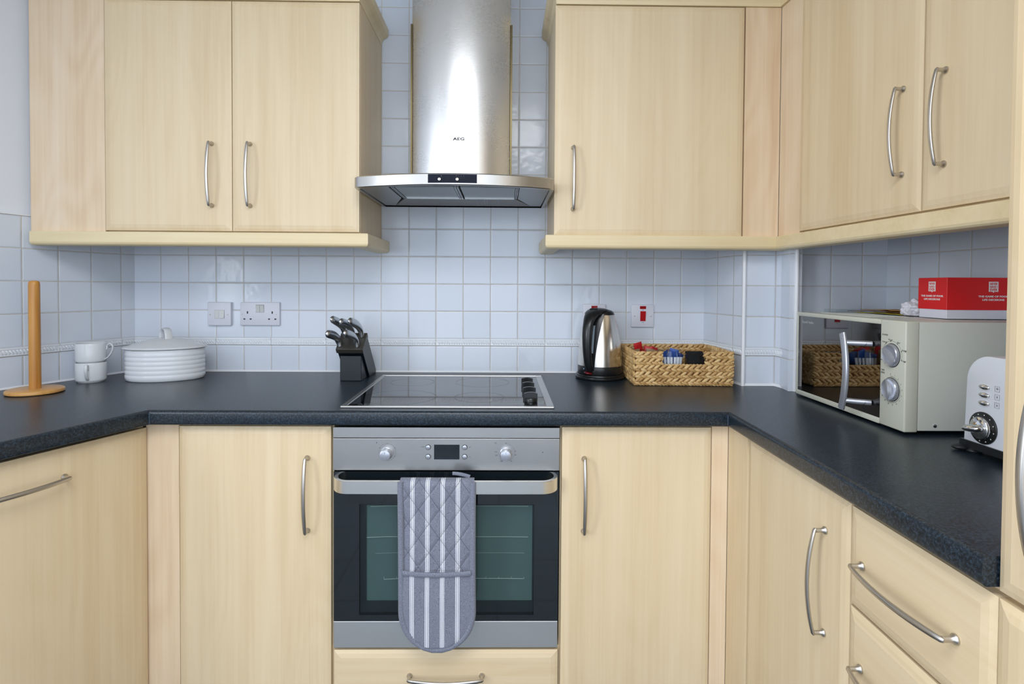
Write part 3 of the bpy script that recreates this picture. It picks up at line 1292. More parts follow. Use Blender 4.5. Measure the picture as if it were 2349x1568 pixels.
# ------------------------------------------------------------------ hob
HX0, HX1, HY0, HY1 = -0.4120, 0.1540, -0.6140, -0.0980
c = root('ceramic_hob', ((HX0 + HX1) / 2, (HY0 + HY1) / 2, WT), 0, 'black glass electric hob with steel rim set in the worktop above the oven', 'hob')
hw, hd = (HX1 - HX0) / 2, (HY1 - HY0) / 2
bm = B()
ft, fs = 0.006, 0.014
box(bm, -hw, hw, -hd, -hd + 0.011, 0.0, ft, 0.0018)
box(bm, -hw, hw, hd - 0.008, hd, 0.0, ft, 0.0018)
box(bm, -hw, -hw + fs, -hd + 0.011, hd - 0.008, 0.0, ft * 0.85, 0.001)
box(bm, hw - 0.020, hw, -hd + 0.011, hd - 0.008, 0.0, ft * 0.85, 0.001)
link('steel_rim', bm, steel_h, c)
bm = B()
box(bm, -hw + fs, hw - 0.020, -hd + 0.011, hd - 0.008, 0.0003, 0.0035)
gl = link('glass_plate', bm, hob_glass, c)
bm = B()
for (x, y, r) in ((-0.155, 0.125, 0.073), (-0.150, -0.125, 0.105), (0.078, 0.128, 0.090), (0.078, -0.122, 0.073)):
    for rr2 in (r, r * 0.965):
        seg = 64
        a1 = []
        a2 = []
        for i in range(seg):
            an = 2 * pi * i / seg
            a1.append(bm.verts.new((x + rr2 * cos(an), y + rr2 * sin(an), 0.0037)))
            a2.append(bm.verts.new((x + (rr2 - 0.0006) * cos(an), y + (rr2 - 0.0006) * sin(an), 0.0037)))
        for i in range(0, seg):
            j = (i + 1) % seg
            bm.faces.new((a1[i], a1[j], a2[j], a2[i]))
link('zone_rings', bm, ringm, c)
bm = B()
text_into(bm, 'AEG', 0.017, Matrix.Translation((-hw + 0.060, -hd + 0.032, 0.0036)), 0.00005, sx=1.25)
link('lettering', bm, plain('pale_ink', (0.12, 0.13, 0.14, 1), 0.4), c)
for k in range(4):
    bm = B()
    lathe(bm, [(0.0185, 0.0035), (0.0185, 0.009), (0.0165, 0.0125), (0.006, 0.0135)], (0, 0, 0), 24)
    # raised grip ridge with an arched top
    pts = []
    for i in range(9):
        xx = -0.0185 + 0.037 * i / 8
        pts.append((xx, 0.0285 - 0.0035 * (abs(xx) / 0.0185) ** 2))
    pts = [(-0.0185, 0.009)] + pts + [(0.0185, 0.009)]
    prism(bm, pts, 'Y', -0.005, 0.005)
    kb = link('control_knob', bm, black_p, c, True, None, 35)
    kb.location = (0.2245, -0.1720 + k * 0.083, 0.0)

# ------------------------------------------------------------------ oven
OX0, OX1 = -0.4300, 0.1690
OF = -0.6200
c = root('built_in_oven', (0, OF, 0), 0, 'built-in stainless steel oven with glass door below the hob', 'oven')
oc = (OX0 + OX1) / 2
bm = B()
box(bm, OX0 + 0.001, OX1 - 0.001, 0.0, 0.018, 0.8330, 0.8615, 0.0012)
box(bm, OX0 + 0.001, OX1 - 0.001, 0.0, 0.018, 0.7475, 0.8318, 0.0010)
panel = link('control_panel', bm, steel_h, c)
bm = B()
box(bm, OX0 + 0.004, OX1 - 0.004, 0.019, 0.50, 0.275, 0.860)
# hollow cavity opening is drawn by the inner window below
link('housing', bm, black_mat, c)
for (kx, kz, tilt) in ((-0.2885, 0.7925, 0), (0.0262, 0.7925, 0)):
    bm = B()
    Mr = Matrix.Rotation(radians(90), 3, 'X')
    lathe(bm, [(0.0168, 0.0), (0.0166, 0.003), (0.0150, 0.004), (0.0146, 0.020), (0.0138, 0.0225), (0.0118, 0.0235)], (0, 0, 0), 36, Mr)
    k = link('control_knob', bm, silver_p, c, True, None, 40)
    k.location = (kx, 0.0, kz)
    bm = B()
    box(bm, -0.0004, 0.0004, -0.0240, -0.0234, 0.005, 0.010)
    link('pointer_mark', bm, darkink, k)
bm = B()
box(bm, -0.0335, 0.0335, -0.0006, 0.002, -0.0195, 0.0195)
dsp = link('display', bm, bk_gloss, c)
dsp.location = (-0.1298, 0.0, 0.7966)
bm = B()
box(bm, -0.0335, 0.0335, -0.0012, 0.0, -0.0215, -0.0197)
link('display_lip', bm, chrome, dsp)
for (bx, bz) in ((-0.1788, 0.8090), (-0.1788, 0.7840), (-0.0826, 0.8090), (-0.0826, 0.7840)):
    bm = B()
    Mr = Matrix.Rotation(radians(90), 3, 'X')
    lathe(bm, [(0.0072, 0.0), (0.0072, 0.0006)], (0, 0, 0), 24, Mr, mi=1)
    lathe(bm, [(0.0060, 0.0006), (0.0060, 0.0028), (0.0052, 0.0034)], (0, 0, 0), 24, Mr)
    k = link('push_button', bm, [silver_p, darkink], c, True, None, 40)
    k.location = (bx, 0.0, bz)
bm = B()


def ring_marks(bm, x, z, r, n, a0, a1, size=0.0006, y=-0.0003):
    for i in range(n):
        a = a0 + (a1 - a0) * i / (n - 1)
        px, pz = x + r * sin(a), z + r * cos(a)
        box(bm, px - size, px + size, y, 0.0001, pz - size, pz + size)


ring_marks(bm, -0.2862, 0.7960, 0.0225, 44, 0, 2 * pi, 0.00045)
ring_marks(bm, 0.0262, 0.7960, 0.0235, 30, 0, radians(225), 0.00045)
for i in range(6):
    a = radians(60 * i)
    box(bm, -0.2862 + 0.0225 * sin(a) - 0.0022, -0.2862 + 0.0225 * sin(a) + 0.0022, -0.0003, 0.0, 0.7960 + 0.0225 * cos(a) - 0.0003, 0.7960 + 0.0225 * cos(a) + 0.0003)
for s_, x_, z_, sz in (('P', -0.3140, 0.8200, 0.006), ('°C', -0.0020, 0.8200, 0.0065), ('+', -0.0690, 0.8090, 0.007), ('–', -0.0690, 0.7840, 0.007),
                       ('STOP', -0.1925, 0.8100, 0.0035), ('max', -0.0005, 0.7975, 0.0040), ('250', 0.0010, 0.7880, 0.0045), ('75', 0.0505, 0.7985, 0.0042), ('100', 0.0505, 0.7890, 0.0042),
                       ('200', 0.0150, 0.7725, 0.0042), ('150', 0.0395, 0.7725, 0.0042)):
    text_into(bm, s_, sz, front_M(x_, -0.0002, z_))
Mr = Matrix.Rotation(radians(90), 3, 'X')
lathe(bm, [(0.0011, 0.0), (0.0011, 0.0003)], (0.0262, 0, 0.8200), 10, Mr)
lathe(bm, [(0.0013, 0.0), (0.0013, 0.0003)], (0.1234, 0, 0.7962), 10, Mr)
link('printed_markings', bm, darkink, panel)
# door
bm = B()
dz0, dz1 = 0.2745, 0.7440
# black printed border around a see-through window
gx0, gx1 = OX0 + 0.003, OX1 - 0.003
wx0_, wx1_, wz0_, wz1_ = -0.3600, 0.1020, 0.3620, 0.6580
door = root('door', (0, 0, 0), 0, None, None)
door.parent = c
bm = B()
for (a, b_, cc, dd) in ((gx0, gx1, wz1_, dz1), (gx0, gx1, 0.3460, wz0_), (gx0, wx0_, wz0_, wz1_), (wx1_, gx1, wz0_, wz1_)):
    box(bm, a, b_, 0.0, 0.012, cc, dd)
link('glass_border', bm, bk_gloss, door)
bm = B()
box(bm, wx0_, wx1_, 0.0002, 0.004, wz0_, wz1_)
link('glass_window', bm, oven_glass, door)
bm = B()
box(bm, gx0, gx1, -0.001, 0.012, dz0, 0.3455, 0.001)
link('steel_strip', bm, brushed('door_strip_steel', (0.80, 0.80, 0.79, 1), 0.40, 'X'), door)
bm = B()
# inner frame seen behind the glass
for (a, b_, cc, dd) in ((wx0_, wx1_, 0.650, wz1_), (wx0_, wx1_, wz0_, 0.392), (wx0_, wx0_ + 0.016, 0.392, 0.650), (wx1_ - 0.004, wx1_, 0.392, 0.650)):
    box(bm, a, b_, 0.014, 0.016, cc, dd)
link('inner_frame', bm, plain('inner_door_frame', srgb(58, 62, 66), 0.5), door)
# cavity lining with racks at the inner door glass, its reflected brightness painted in
bm = B()
box(bm, -0.3560, 0.1000, 0.0165, 0.0185, 0.366, 0.655)
link('inner_glass', bm, ovlight, door)
bm = B()
for zz, x0q, x1q in ((0.648, -0.333, 0.087), (0.565, -0.343, 0.087), (0.522, -0.32, 0.077), (0.4525, -0.298, 0.076)):
    pth = [(x0q, 0.0135, zz - 0.002)] + [(x0q + (x1q - x0q) * i / 8, 0.0135, zz) for i in range(1, 8)] + [(x1q, 0.0135, zz - 0.0005)]
    sweep(bm, pth, 0.0011 if zz > 0.53 or zz < 0.46 else 0.0005, 6)
for i in range(12):
    xx = -0.298 + i * 0.034
    box(bm, xx, xx + 0.0012, 0.013, 0.0145, 0.4525, 0.4570)
link('oven_rack', bm, rackm, door)
# handle bar: a wide flat bar with rounded returns
bm = B()
hz, hh_ = 0.7185, 0.0165
pth = []
xa, xb = OX0 + 0.006, OX1 - 0.006
Rh = 0.045
out = -0.0500
for i in range(9):
    a = (pi / 2) * i / 8
    pth.append((xa + Rh * (1 - cos(a)), out * sin(a) * 0.98, hz))
pth += [(oc, out, hz)]
for i in range(8, -1, -1):
    a = (pi / 2) * i / 8
    pth.append((xb - Rh * (1 - cos(a)), out * sin(a) * 0.98, hz))
# rectangular section swept in plan
P2 = [Vector((p[0], p[1])) for p in pth]
ringz = []
for i, p in enumerate(P2):
    t_ = (P2[min(i + 1, len(P2) - 1)] - P2[max(i - 1, 0)]).normalized()
    nn = Vector((t_.y, -t_.x))
    ins = -nn * 0.010
    dz_ = hh_
    sect = [(Vector((0, 0)), -dz_ + 0.001), (Vector((0, 0)), dz_ - 0.001), (ins * 0.12, dz_), (ins, dz_), (ins, -dz_), (ins * 0.12, -dz_)]
    ringz.append([bm.verts.new((p.x + o_.x, p.y + o_.y, hz + z_)) for o_, z_ in sect])
for a_, b_ in zip(ringz, ringz[1:]):
    for i in range(6):
        j = (i + 1) % 6
        bm.faces.new((a_[i], a_[j], b_[j], b_[i]))
bm.faces.new(ringz[0])
bm.faces.new(list(reversed(ringz[-1])))
link('handle', bm, brushed('handle_steel', (0.78, 0.77, 0.74, 1), 0.30, 'X'), door, True, None, 30)
# drawer front below the oven
c = root('oven_housing_cabinet', (OX0 - 0.001, BY, 0), 0, 'maple cabinet housing the oven, with one drawer below it', 'cabinet')
bm = B()
box(bm, -0.0030, 0.0, 0.0, 0.56, 0.15, 0.871)
box(bm, 0.6020, 0.6035, 0.0, 0.56, 0.15, 0.871)
box(bm, 0.0, 0.602, 0.0, 0.56, 0.255, 0.268)
box(bm, 0.0, 0.602, 0.0, 0.56, 0.150, 0.158)
link('carcase', bm, maple, c)
d = add_door(c, 0.0035, 0.1530, 0.5955, 0.2655 - 0.153, maple_h, 'drawer')
add_handle(d, 0.2975, -0.021, 0.1995 - 0.153, False)
bm = B()
box(bm, 0, 0.602, 0.045, 0.06, 0.0, 0.15)
link('plinth', bm, maple_h, c)

# ------------------------------------------------------------------ oven mitt (double glove hanging over the bar)
c = root('oven_glove', (-0.1515, OF - 0.0512, 0.7408), 0, 'blue grey striped quilted double oven glove hanging over the oven handle', 'oven glove')


def mitt_half(v):
    """half width at distance v (m) down from the fold"""
    L = 0.4365
    w = 0.0965 - 0.0012 * sin(v / L * pi)
    if v > 0.332:
        t = (v - 0.332) / (L - 0.332)
        w *= sqrt(max(0.0, 1 - t ** 2.15))
    return max(w, 0.0005)


def mitt_x0(v):
    return 0.002 + 0.003 * v / 0.45


def mitt_front(bm, inset, y0, thick, v0, v1, nu=26, nv=90, uvl=None, bulge=0.004):
    rows = []
    for j in range(nv + 1):
        v = v0 + (v1 - v0) * j / nv
        hw_ = max(mitt_half(v) - inset, 0.0)
        row = []
        for i in range(nu + 1):
            s = -1 + 2 * i / nu
            x = mitt_x0(v) + hw_ * s
            puff = bulge * (1 - abs(s) ** 4)
            wob = 0.0010 * sin(x * 60 + v * 23) + 0.0008 * sin(v * 47)
            fold = 0.0
            if v < 0.014:
                a = (0.014 - v) / 0.014
                fold = 0.012 * (1 - sqrt(max(0, 1 - a * a)))
            y = y0 - puff - wob + fold
            row.append((x, y, -v, x + 0.0965, v))
        rows.append(row)
    V = [[bm.verts.new(p[:3]) for p in r] for r in rows]
    F = []
    for j in range(nv):
        for i in range(nu):
            f = bm.faces.new((V[j][i], V[j][i + 1], V[j + 1][i + 1], V[j + 1][i]))
            for lp, (jj, ii) in zip(f.loops, ((j, i), (j, i + 1), (j + 1, i + 1), (j + 1, i))):
                lp[uvl].uv = (rows[jj][ii][3], rows[jj][ii][4])
            F.append(f)
    return V


def solid(name, V_args, mat, parent, thick=0.008):
    bm = B()
    uvl = bm.loops.layers.uv.new('UVMap')
    V = mitt_front(bm, uvl=uvl, **V_args)
    g = bmesh.ops.extrude_face_region(bm, geom=list(bm.faces))
    vs = [e for e in g['geom'] if isinstance(e, bmesh.types.BMVert)]
    bmesh.ops.translate(bm, verts=vs, vec=(0, thick, 0))
    return link(name, bm, mat, parent, True, None, 60)


# rear flap first: goes over the bar and hangs behind it
solid('front_flap', dict(inset=0.006, y0=-0.0045, thick=0.008, v0=0.0, v1=0.4315), fab, c, 0.006)
bm = B()
uvl = bm.loops.layers.uv.new('UVMap')
rows = []
for j in range(40):
    # path over the bar: from the front fold back and down
    if j < 8:
        a = (pi) * j / 7
        y, z = 0.0100 - 0.0095 * cos(a), -0.0050 + 0.0035 * sin(a)
    else:
        y, z = 0.0195 + 0.001 * sin(j), -0.0050 - (j - 7) * 0.0105
    rows.append([bm.verts.new((0.002 + 0.0945 * (-1 + 2 * i / 14), y, z)) for i in range(15)])
for a_, b_ in zip(rows, rows[1:]):
    for i in range(14):
        f = bm.faces.new((a_[i], a_[i + 1], b_[i + 1], b_[i]))
        for lp in f.loops:
            lp[uvl].uv = (lp.vert.co.x + 0.0965, -lp.vert.co.z + 0.01)
g = bmesh.ops.extrude_face_region(bm, geom=list(bm.faces))
bmesh.ops.translate(bm, verts=[e for e in g['geom'] if isinstance(e, bmesh.types.BMVert)], vec=(0, 0.003, 0.0015))
link('rear_flap', bm, fab, c, True, None, 60)
# pocket layer
solid('pocket', dict(inset=0.0095, y0=-0.0085, thick=0.003, v0=0.2290, v1=0.4235, nv=50, bulge=0.0060), fab, c, 0.004)
# bindings
bm = B()
path = []
for j in range(0, 60):
    v = 0.004 + (0.4350 - 0.004) * (j / 59) ** 0.8
    path.append((mitt_x0(v) - mitt_half(v) + 0.0045, -0.0055, -v))
right = [(2 * mitt_x0(-p[2]) - p[0], p[1], p[2]) for p in path]
full = path + list(reversed(right))
sweep(bm, full, [(0.0078, 0.0062)] * len(full), 8, up=(0, 1, 0))
link('edge_binding', bm, fab_plain, c, True, None, 70)
bm = B()
pth = []
for i in range(21):
    s = -1 + 2 * i / 20
    pth.append((0.0035 + 0.0865 * s, -0.0150 - 0.0035 * (1 - s * s), -0.2325 - 0.0035 * (1 - s * s)))
sweep(bm, pth, [(0.0062, 0.0022)] * 21, 8, up=(0, 1, 0))
link('pocket_binding', bm, fab_plain, c, True, None, 70)
bm = B()
pth = [(0.040 + 0.045 * i / 10, 0.016, 0.0110 - 0.0085 * (i / 10) ** 1.8) for i in range(11)]
sweep(bm, pth, [(0.0045, 0.0016)] * 11, 8, up=(0, 1, 0))
link('hanging_loop', bm, fab_plain, c, True, None, 70)

# ------------------------------------------------------------------ extractor hood
hcx = -0.1330
c = root('extractor_hood', (hcx, 0, 0), 0, 'stainless steel chimney extractor hood on the tiled wall between the wall cabinets', 'extractor hood')


def hood_front(x):
    """front y of the canopy at local x"""
    a = abs(x) / 0.3005
    y = -0.402 - 0.066 * (1 - a ** 2.0)
    if a > 0.955:
        t = (a - 0.955) / 0.045
        y += 0.014 * (1 - sqrt(max(0, 1 - t * t)))
    return y


def canopy_ring(bm, z, ins=0.0, n=60):
    pts = []
    for i in range(n + 1):
        # denser at the ends
        s = sin((i / n - 0.5) * pi)
        x = s * 0.3005
        pts.append((x * (1 - ins / 0.3005), hood_front(x) + ins, z))
    pts.append((0.3005 - ins, -0.001, z))
    pts.append((-0.3005 + ins, -0.001, z))
    return [bm.verts.new(p) for p in pts]


bm = B()
zc0, zc1 = 1.5255, 1.5595
ro = [canopy_ring(bm, zc0, 0.012), canopy_ring(bm, zc0, 0.002), canopy_ring(bm, zc0 + 0.002, 0.0), canopy_ring(bm, zc1 - 0.003, 0.0), canopy_ring(bm, zc1, 0.003)]
inn = canopy_ring(bm, zc0 + 0.016, 0.012)
inn2 = [bm.verts.new(v.co) for v in ro[0]]


def bridge(bm, a, b_):
    n = len(a)
    for i in range(n):
        j = (i + 1) % n
        bm.faces.new((a[i], a[j], b_[j], b_[i]))


for a_, b_ in zip(ro, ro[1:]):
    bridge(bm, a_, b_)
bridge(bm, inn, ro[0])
bm.faces.new(inn)
bm.faces.new(list(reversed(ro[-1])))
for v in inn2:
    bm.verts.remove(v)
cano = link('canopy', bm, steel_h, c, True, None, 35)
# underside parts
zu = zc0 + 0.004
# side plates
for s in (-1, 1):
    bm = B()
    pts = []
    xs_ = [s * (0.288 - 0.013 * i) for i in range(8)]
    for x in xs_:
        pts.append((x, hood_front(x) + 0.016))
    xe = xs_[-1]
    pts += [(xe, -0.185), (s * 0.250, -0.012), (s * 0.285, -0.012)]
    if s < 0:
        pts = list(reversed(pts))
    prism(bm, pts, 'Z', zu, zu + 0.006)
    link('side_plate', bm, steel_u, c)


def mesh_filter_mat():
    m, nt, b = new_mat('grease_filter_mesh')
    tc = N(nt, 'ShaderNodeTexCoord')
    sp = N(nt, 'ShaderNodeSeparateXYZ')
    nt.links.new(tc.outputs['Object'], sp.inputs[0])
    a = math_(nt, 'SINE', math_(nt, 'MULTIPLY', sp.outputs['X'], 2200.0))
    bb = math_(nt, 'SINE', math_(nt, 'MULTIPLY', sp.outputs['Y'], 1600.0))
    f_ = math_(nt, 'MULTIPLY_ADD', math_(nt, 'MULTIPLY', a, bb), 0.5, 0.5)
    cr = N(nt, 'ShaderNodeValToRGB')
    cr.color_ramp.elements[0].color = (0.16, 0.18, 0.19, 1)
    cr.color_ramp.elements[1].color = (0.55, 0.60, 0.62, 1)
    nt.links.new(f_, cr.inputs[0])
    nt.links.new(cr.outputs[0], b.inputs['Base Color'])
    b.inputs['Metallic'].default_value = 0.6
    b.inputs['Roughness'].default_value = 0.4
    return m


mfm = mesh_filter_mat()
for (a, b_) in ((-0.180, -0.002), (0.018, 0.184)):
    bm = B()
    box(bm, a, b_, -0.392, -0.190, zu + 0.001, zu + 0.006)
    link('grease_filter', bm, mfm, c)
bm = B()
for (a, b_) in ((-0.190, -0.1865), (-0.185, -0.1815), (0.0000, 0.0055), (0.0075, 0.0130), (0.1855, 0.1890), (0.1905, 0.1940)):
    box(bm, a, b_, -0.400, -0.190, zu - 0.001, zu + 0.006, mi=1)
box(bm, -0.181, 0.185, -0.1895, -0.1850, zu - 0.002, zu + 0.006)
link('filter_frame', bm, [chrome, steel_u], c)
bm = B()
prism(bm, [(-0.184, -0.184), (0.186, -0.184), (0.250, -0.010), (-0.250, -0.010)], 'Z', zu, zu + 0.006)
for xx in (0.055, 0.082, 0.090, 0.130):
    box(bm, xx, xx + 0.0015, -0.180, -0.008, zu - 0.0006, zu + 0.001, mi=1)
link('lamp_cover', bm, [plain('frosted_lamp_cover', srgb(150, 150, 152), 0.5, bump=0.6, bscale=500), steel_u], c)
# control plate on the curved front
bm = B()
pl0, pl1 = -0.0700, 0.0715
n = 12
A1 = []
for i in range(n + 1):
    x = pl0 + (pl1 - pl0) * i / n
    y = hood_front(x) - 0.0008
    A1.append([bm.verts.new((x, y, 1.5310)), bm.verts.new((x, y, 1.5560)), bm.verts.new((x, y + 0.003, 1.5560)), bm.verts.new((x, y + 0.003, 1.5310))])
for a_, b_ in zip(A1, A1[1:]):
    for i in range(4):
        j = (i + 1) % 4
        bm.faces.new((a_[i], a_[j], b_[j], b_[i]))
bm.faces.new(A1[0])
bm.faces.new(list(reversed(A1[-1])))
pl = link('control_plate', bm, plain('navy_black_plate', (0.006, 0.009, 0.022, 1), 0.5, spec=0.15), c)
bm = B()
for s_, x_ in (('0', 0.0125), ('1', 0.0195), ('2', 0.0265), ('3', 0.0335), ('8', -0.031)):
    text_into(bm, s_, 0.0055, front_M(x_, hood_front(x_) - 0.0010, 1.5505), 0.0002)
link('lettering', bm, greyink, pl)
for x_ in (-0.0365, 0.0150):
    bm = B()
    lathe(bm, [(0.0050, 0.0), (0.0050, 0.0035), (0.0040, 0.0050)], (0, 0, 0), 20, Matrix.Rotation(radians(90), 3, 'X'))
    box(bm, -0.0005, 0.0005, -0.0056, -0.0040, -0.0042, 0.0042, mi=1)
    k = link('slider_knob', bm, [plain('champagne_knob', (0.75, 0.70, 0.60, 1), 0.25, 0.9), darkink], pl, True, None, 40)
    k.location = (x_, hood_front(x_) - 0.0008, 1.5405)
    bm = B()
    box(bm, x_ + 0.004, x_ + 0.022, hood_front(x_) - 0.0012, hood_front(x_) - 0.0006, 1.5440, 1.5452)
    link('slider_slot', bm, black_mat, pl)
# chimney duct: flat sides, bowed front
ccx = 0.0075       # local centre


def duct_ring(bm, z, half, yb, ye, n=40):
    pts = []
    for i in range(n + 1):
        s = sin((i / n - 0.5) * pi)
        pts.append((ccx + half * s, yb - (yb - ye) * 0 - 0.052 * (1 - s * s) ** 1.0, z))
    pts.append((ccx + half, -0.001, z))
    pts.append((ccx - half, -0.001, z))
    return [bm.verts.new(p) for p in pts]


bm = B()
a_ = duct_ring(bm, 1.5580, 0.1655, -0.226, 0)
b_ = duct_ring(bm, 2.0930, 0.1655, -0.226, 0)
bridge(bm, a_, b_)
bm.faces.new(list(reversed(a_)))
bm.faces.new(b_)
duct = link('lower_duct', bm, steel_v, c, True, None, 35)
bm = B()
a_ = duct_ring(bm, 2.0925, 0.1625, -0.2235, 0)
b_ = duct_ring(bm, CEIL - 0.001, 0.1625, -0.2235, 0)
bridge(bm, a_, b_)
bm.faces.new(list(reversed(a_)))
bm.faces.new(b_)
link('upper_duct', bm, steel_v, c, True, None, 35)
edge_m = plain('shaded_duct_side', srgb(104, 92, 62), 0.3, 0.7)
for s in (-1, 1):
    bm = B()
    box(bm, ccx + s * 0.1643 - 0.0030, ccx + s * 0.1643 + 0.0030, -0.2312, -0.2232, 1.5600, 2.0925)  # dark strip stands in for the duct's side in shadow
    link('duct_shade_strip', bm, edge_m, c)
bm = B()
text_into(bm, 'AEG', 0.0125, front_M(0.0035, -0.2784, 1.7060), 0.0003, sx=1.55, bold=0.0004)
link('lettering', bm, darkink, duct)

# ------------------------------------------------------------------ sockets and switches


def plate(name, x0, x1, z0, z1, label, cat, th=0.010):
    r_ = root(name, ((x0 + x1) / 2, 0.0, (z0 + z1) / 2), 0, label, cat)
    w, h = (x1 - x0) / 2, (z1 - z0) / 2
    bm = B()
    box(bm, -w, w, -th, 0.0005, -h, h, 0.0028, 3)
    link('faceplate', bm, wplastic, r_, True, None, 35)
    return r_, w, h, th


def screw(r_, x, z, th):
    bm = B()
    lathe(bm, [(0.0024, 0.0), (0.0024, 0.0006), (0.0015, 0.0009)], (0, 0, 0), 14, Matrix.Rotation(radians(90), 3, 'X'))
    box(bm, -0.0019, 0.0019, -0.0012, -0.0007, -0.0003, 0.0003, mi=1)
    o = link('screw', bm, [nickel, darkink], r_, True, None, 40)
    o.location = (x, -th, z)


r_, w, h, th = plate('fused_switch', -1.0745, -0.9885, 1.0820, 1.1680, 'single white fused switch plate left of the double socket', 'switch', 0.014)
screw(r_, -0.0325, -0.002, th)
screw(r_, 0.0325, -0.002, th)
bm = B()
box(bm, -0.0165, -0.0010, -0.0006, 0.001, -0.0155, 0.0155, 0.0004)
box(bm, -0.0170, -0.0005, -0.0002, 0.0003, -0.0160, 0.0160, mi=1)
o = link('fuse_carrier', bm, [wplastic2, plain('carrier_gap', srgb(150, 144, 146), 0.6)], r_)
o.location = (0.0, -th, -0.001)
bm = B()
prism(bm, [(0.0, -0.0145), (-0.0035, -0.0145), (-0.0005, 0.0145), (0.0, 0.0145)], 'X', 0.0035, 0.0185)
box(bm, 0.0030, 0.0192, -0.0003, 0.0003, -0.0152, 0.0150, mi=1)  # dark backing plate paints the shadow around the rocker
o = link('rocker', bm, [wplastic2, plain('rocker_gap_shade', srgb(84, 76, 76), 0.6)], r_)
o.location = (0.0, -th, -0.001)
r_, w, h, th = plate('double_socket', -0.9565, -0.8110, 1.0825, 1.1690, 'white double power socket on the tiles left of the knife block', 'socket')
screw(r_, -0.0635, -0.001, th)
screw(r_, 0.0615, -0.001, th)
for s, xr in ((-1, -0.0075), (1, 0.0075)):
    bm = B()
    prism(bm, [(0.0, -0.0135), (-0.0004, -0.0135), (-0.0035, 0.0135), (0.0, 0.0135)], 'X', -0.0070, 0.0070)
    box(bm, -0.0075, 0.0078, -0.0002, 0.0003, -0.0140, 0.0147, mi=1)  # shadow round each rocker, painted as a thin dark plate
    o = link('rocker', bm, [wplastic2, plain('rocker_gap_shade', srgb(84, 76, 76), 0.6)], r_)
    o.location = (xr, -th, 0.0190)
for s in (-1, 1):
    bm = B()
    xc = s * 0.0455
    box(bm, xc - 0.0022, xc + 0.0022, -th - 0.0003, -th + 0.004, 0.0005, 0.0095)
    for q in (-1, 1):
        box(bm, xc + q * 0.0115 - 0.0034, xc + q * 0.0115 + 0.0034, -th - 0.0003, -th + 0.004, -0.0215, -0.0170)
    link('pin_holes', bm, black_mat, r_)


def cooker_switch(x0, x1, label):
    r_, w, h, th = plate('cooker_switch', x0, x1, 1.0835, 1.1690, label, 'switch', 0.008)
    screw(r_, -0.0305, -0.001, th)
    screw(r_, 0.0305, -0.001, th)
    bm = B()
    box(bm, -0.0115, 0.0115, -0.0012, 0.001, -0.0055, 0.0055, 0.0008)
    o = link('neon_lens', bm, redlens, r_)
    o.location = (0.001, -th, 0.0310)
    bm = B()
    prism(bm, [(0.0, -0.0185), (-0.0012, -0.0185), (-0.0050, 0.0185), (0.0, 0.0185)], 'X', -0.0100, 0.0100)
    o = link('rocker', bm, redplast, r_)
    o.location = (0.001, -th, -0.001)
    bm = B()
    text_into(bm, 'OFF', 0.0045, front_M(0.001, -th - 0.0001, 0.0215))
    text_into(bm, 'ON', 0.0045, front_M(0.001, -th - 0.0001, -0.0245))
    link('lettering', bm, darkink, r_)


cooker_switch(0.4950, 0.5805, 'white switch plate with red rocker above the wicker basket')
cooker_switch(0.3135, 0.3990, 'white switch plate with red neon half hidden behind the kettle')

# ------------------------------------------------------------------ paper towel pole
c = root('kitchen_roll_holder', (-1.3690, -0.4190, WT), 0.35, 'empty bamboo kitchen roll holder on the worktop at the left edge', 'kitchen roll holder')
bm = B()
lathe(bm, [(0.0655, 0.0), (0.0700, 0.0030), (0.0704, 0.0080), (0.0690, 0.0110), (0.0655, 0.0130)], (0, 0, 0), 64)
link('base', bm, bamboo_h, c, True, None, 40)
bm = B()
lathe(bm, [(0.0148, 0.0125), (0.0144, 0.20), (0.0140, 0.320), (0.0132, 0.327), (0.0104, 0.3305), (0.005, 0.3320)], (0, 0, 0), 32)
link('pole', bm, bamboo, c, True, None, 40)

# ------------------------------------------------------------------ stacked cups


def cup(z, hrot, label, hz):
    c = root('coffee_cup', (-1.3490, -0.2220, z), hrot, label, 'cup', 'stacked white coffee cups')
    bm = B()
    r = 0.0430
    Hc = 0.0645
    prof = [(0.028, 0.0), (r - 0.0065, 0.0), (r - 0.0050, 0.0025), (r - 0.0010, 0.0050), (r, 0.0095), (r, Hc - 0.002), (r - 0.0012, Hc), (r - 0.0028, Hc - 0.001), (r - 0.0030, 0.016), (r - 0.008, 0.008), (0.010, 0.006)]
    lathe(bm, prof, (0, 0, 0), 56)
    link('body', bm, ceramic, c, True, None, 50)
    bm = B()
    pts = [(r - 0.004, 0.0, Hc * 0.70), (r + 0.004, 0, Hc * 0.66), (r + 0.0065, 0, Hc * 0.74), (r + 0.007, 0, Hc * 0.86), (r + 0.015, 0, Hc * 0.95), (r + 0.022, 0, Hc * 0.88), (r + 0.0235, 0, Hc * 0.68), (r + 0.018, 0, Hc * 0.45), (r + 0.008, 0, Hc * 0.24), (r - 0.004, 0, Hc * 0.12)]
    # smooth by Catmull-Rom
    P3 = [Vector(p) for p in pts]
    fine = []
    for i in range(1, len(P3) - 2):
        for k in range(6):
            t = k / 6
            a, b_, cc, dd = P3[i - 1], P3[i], P3[i + 1], P3[i + 2]
            fine.append(0.5 * ((2 * b_) + (-a + cc) * t + (2 * a - 5 * b_ + 4 * cc - dd) * t * t + (-a + 3 * b_ - 3 * cc + dd) * t ** 3))
    fine.append(P3[-2])
    fine.append(P3[-1])
    sweep(bm, fine, [(0.0021, 0.0048)] * len(fine), 10, up=(0, 1, 0))
    link('handle', bm, ceramic, c, True, None, 60)
    return c


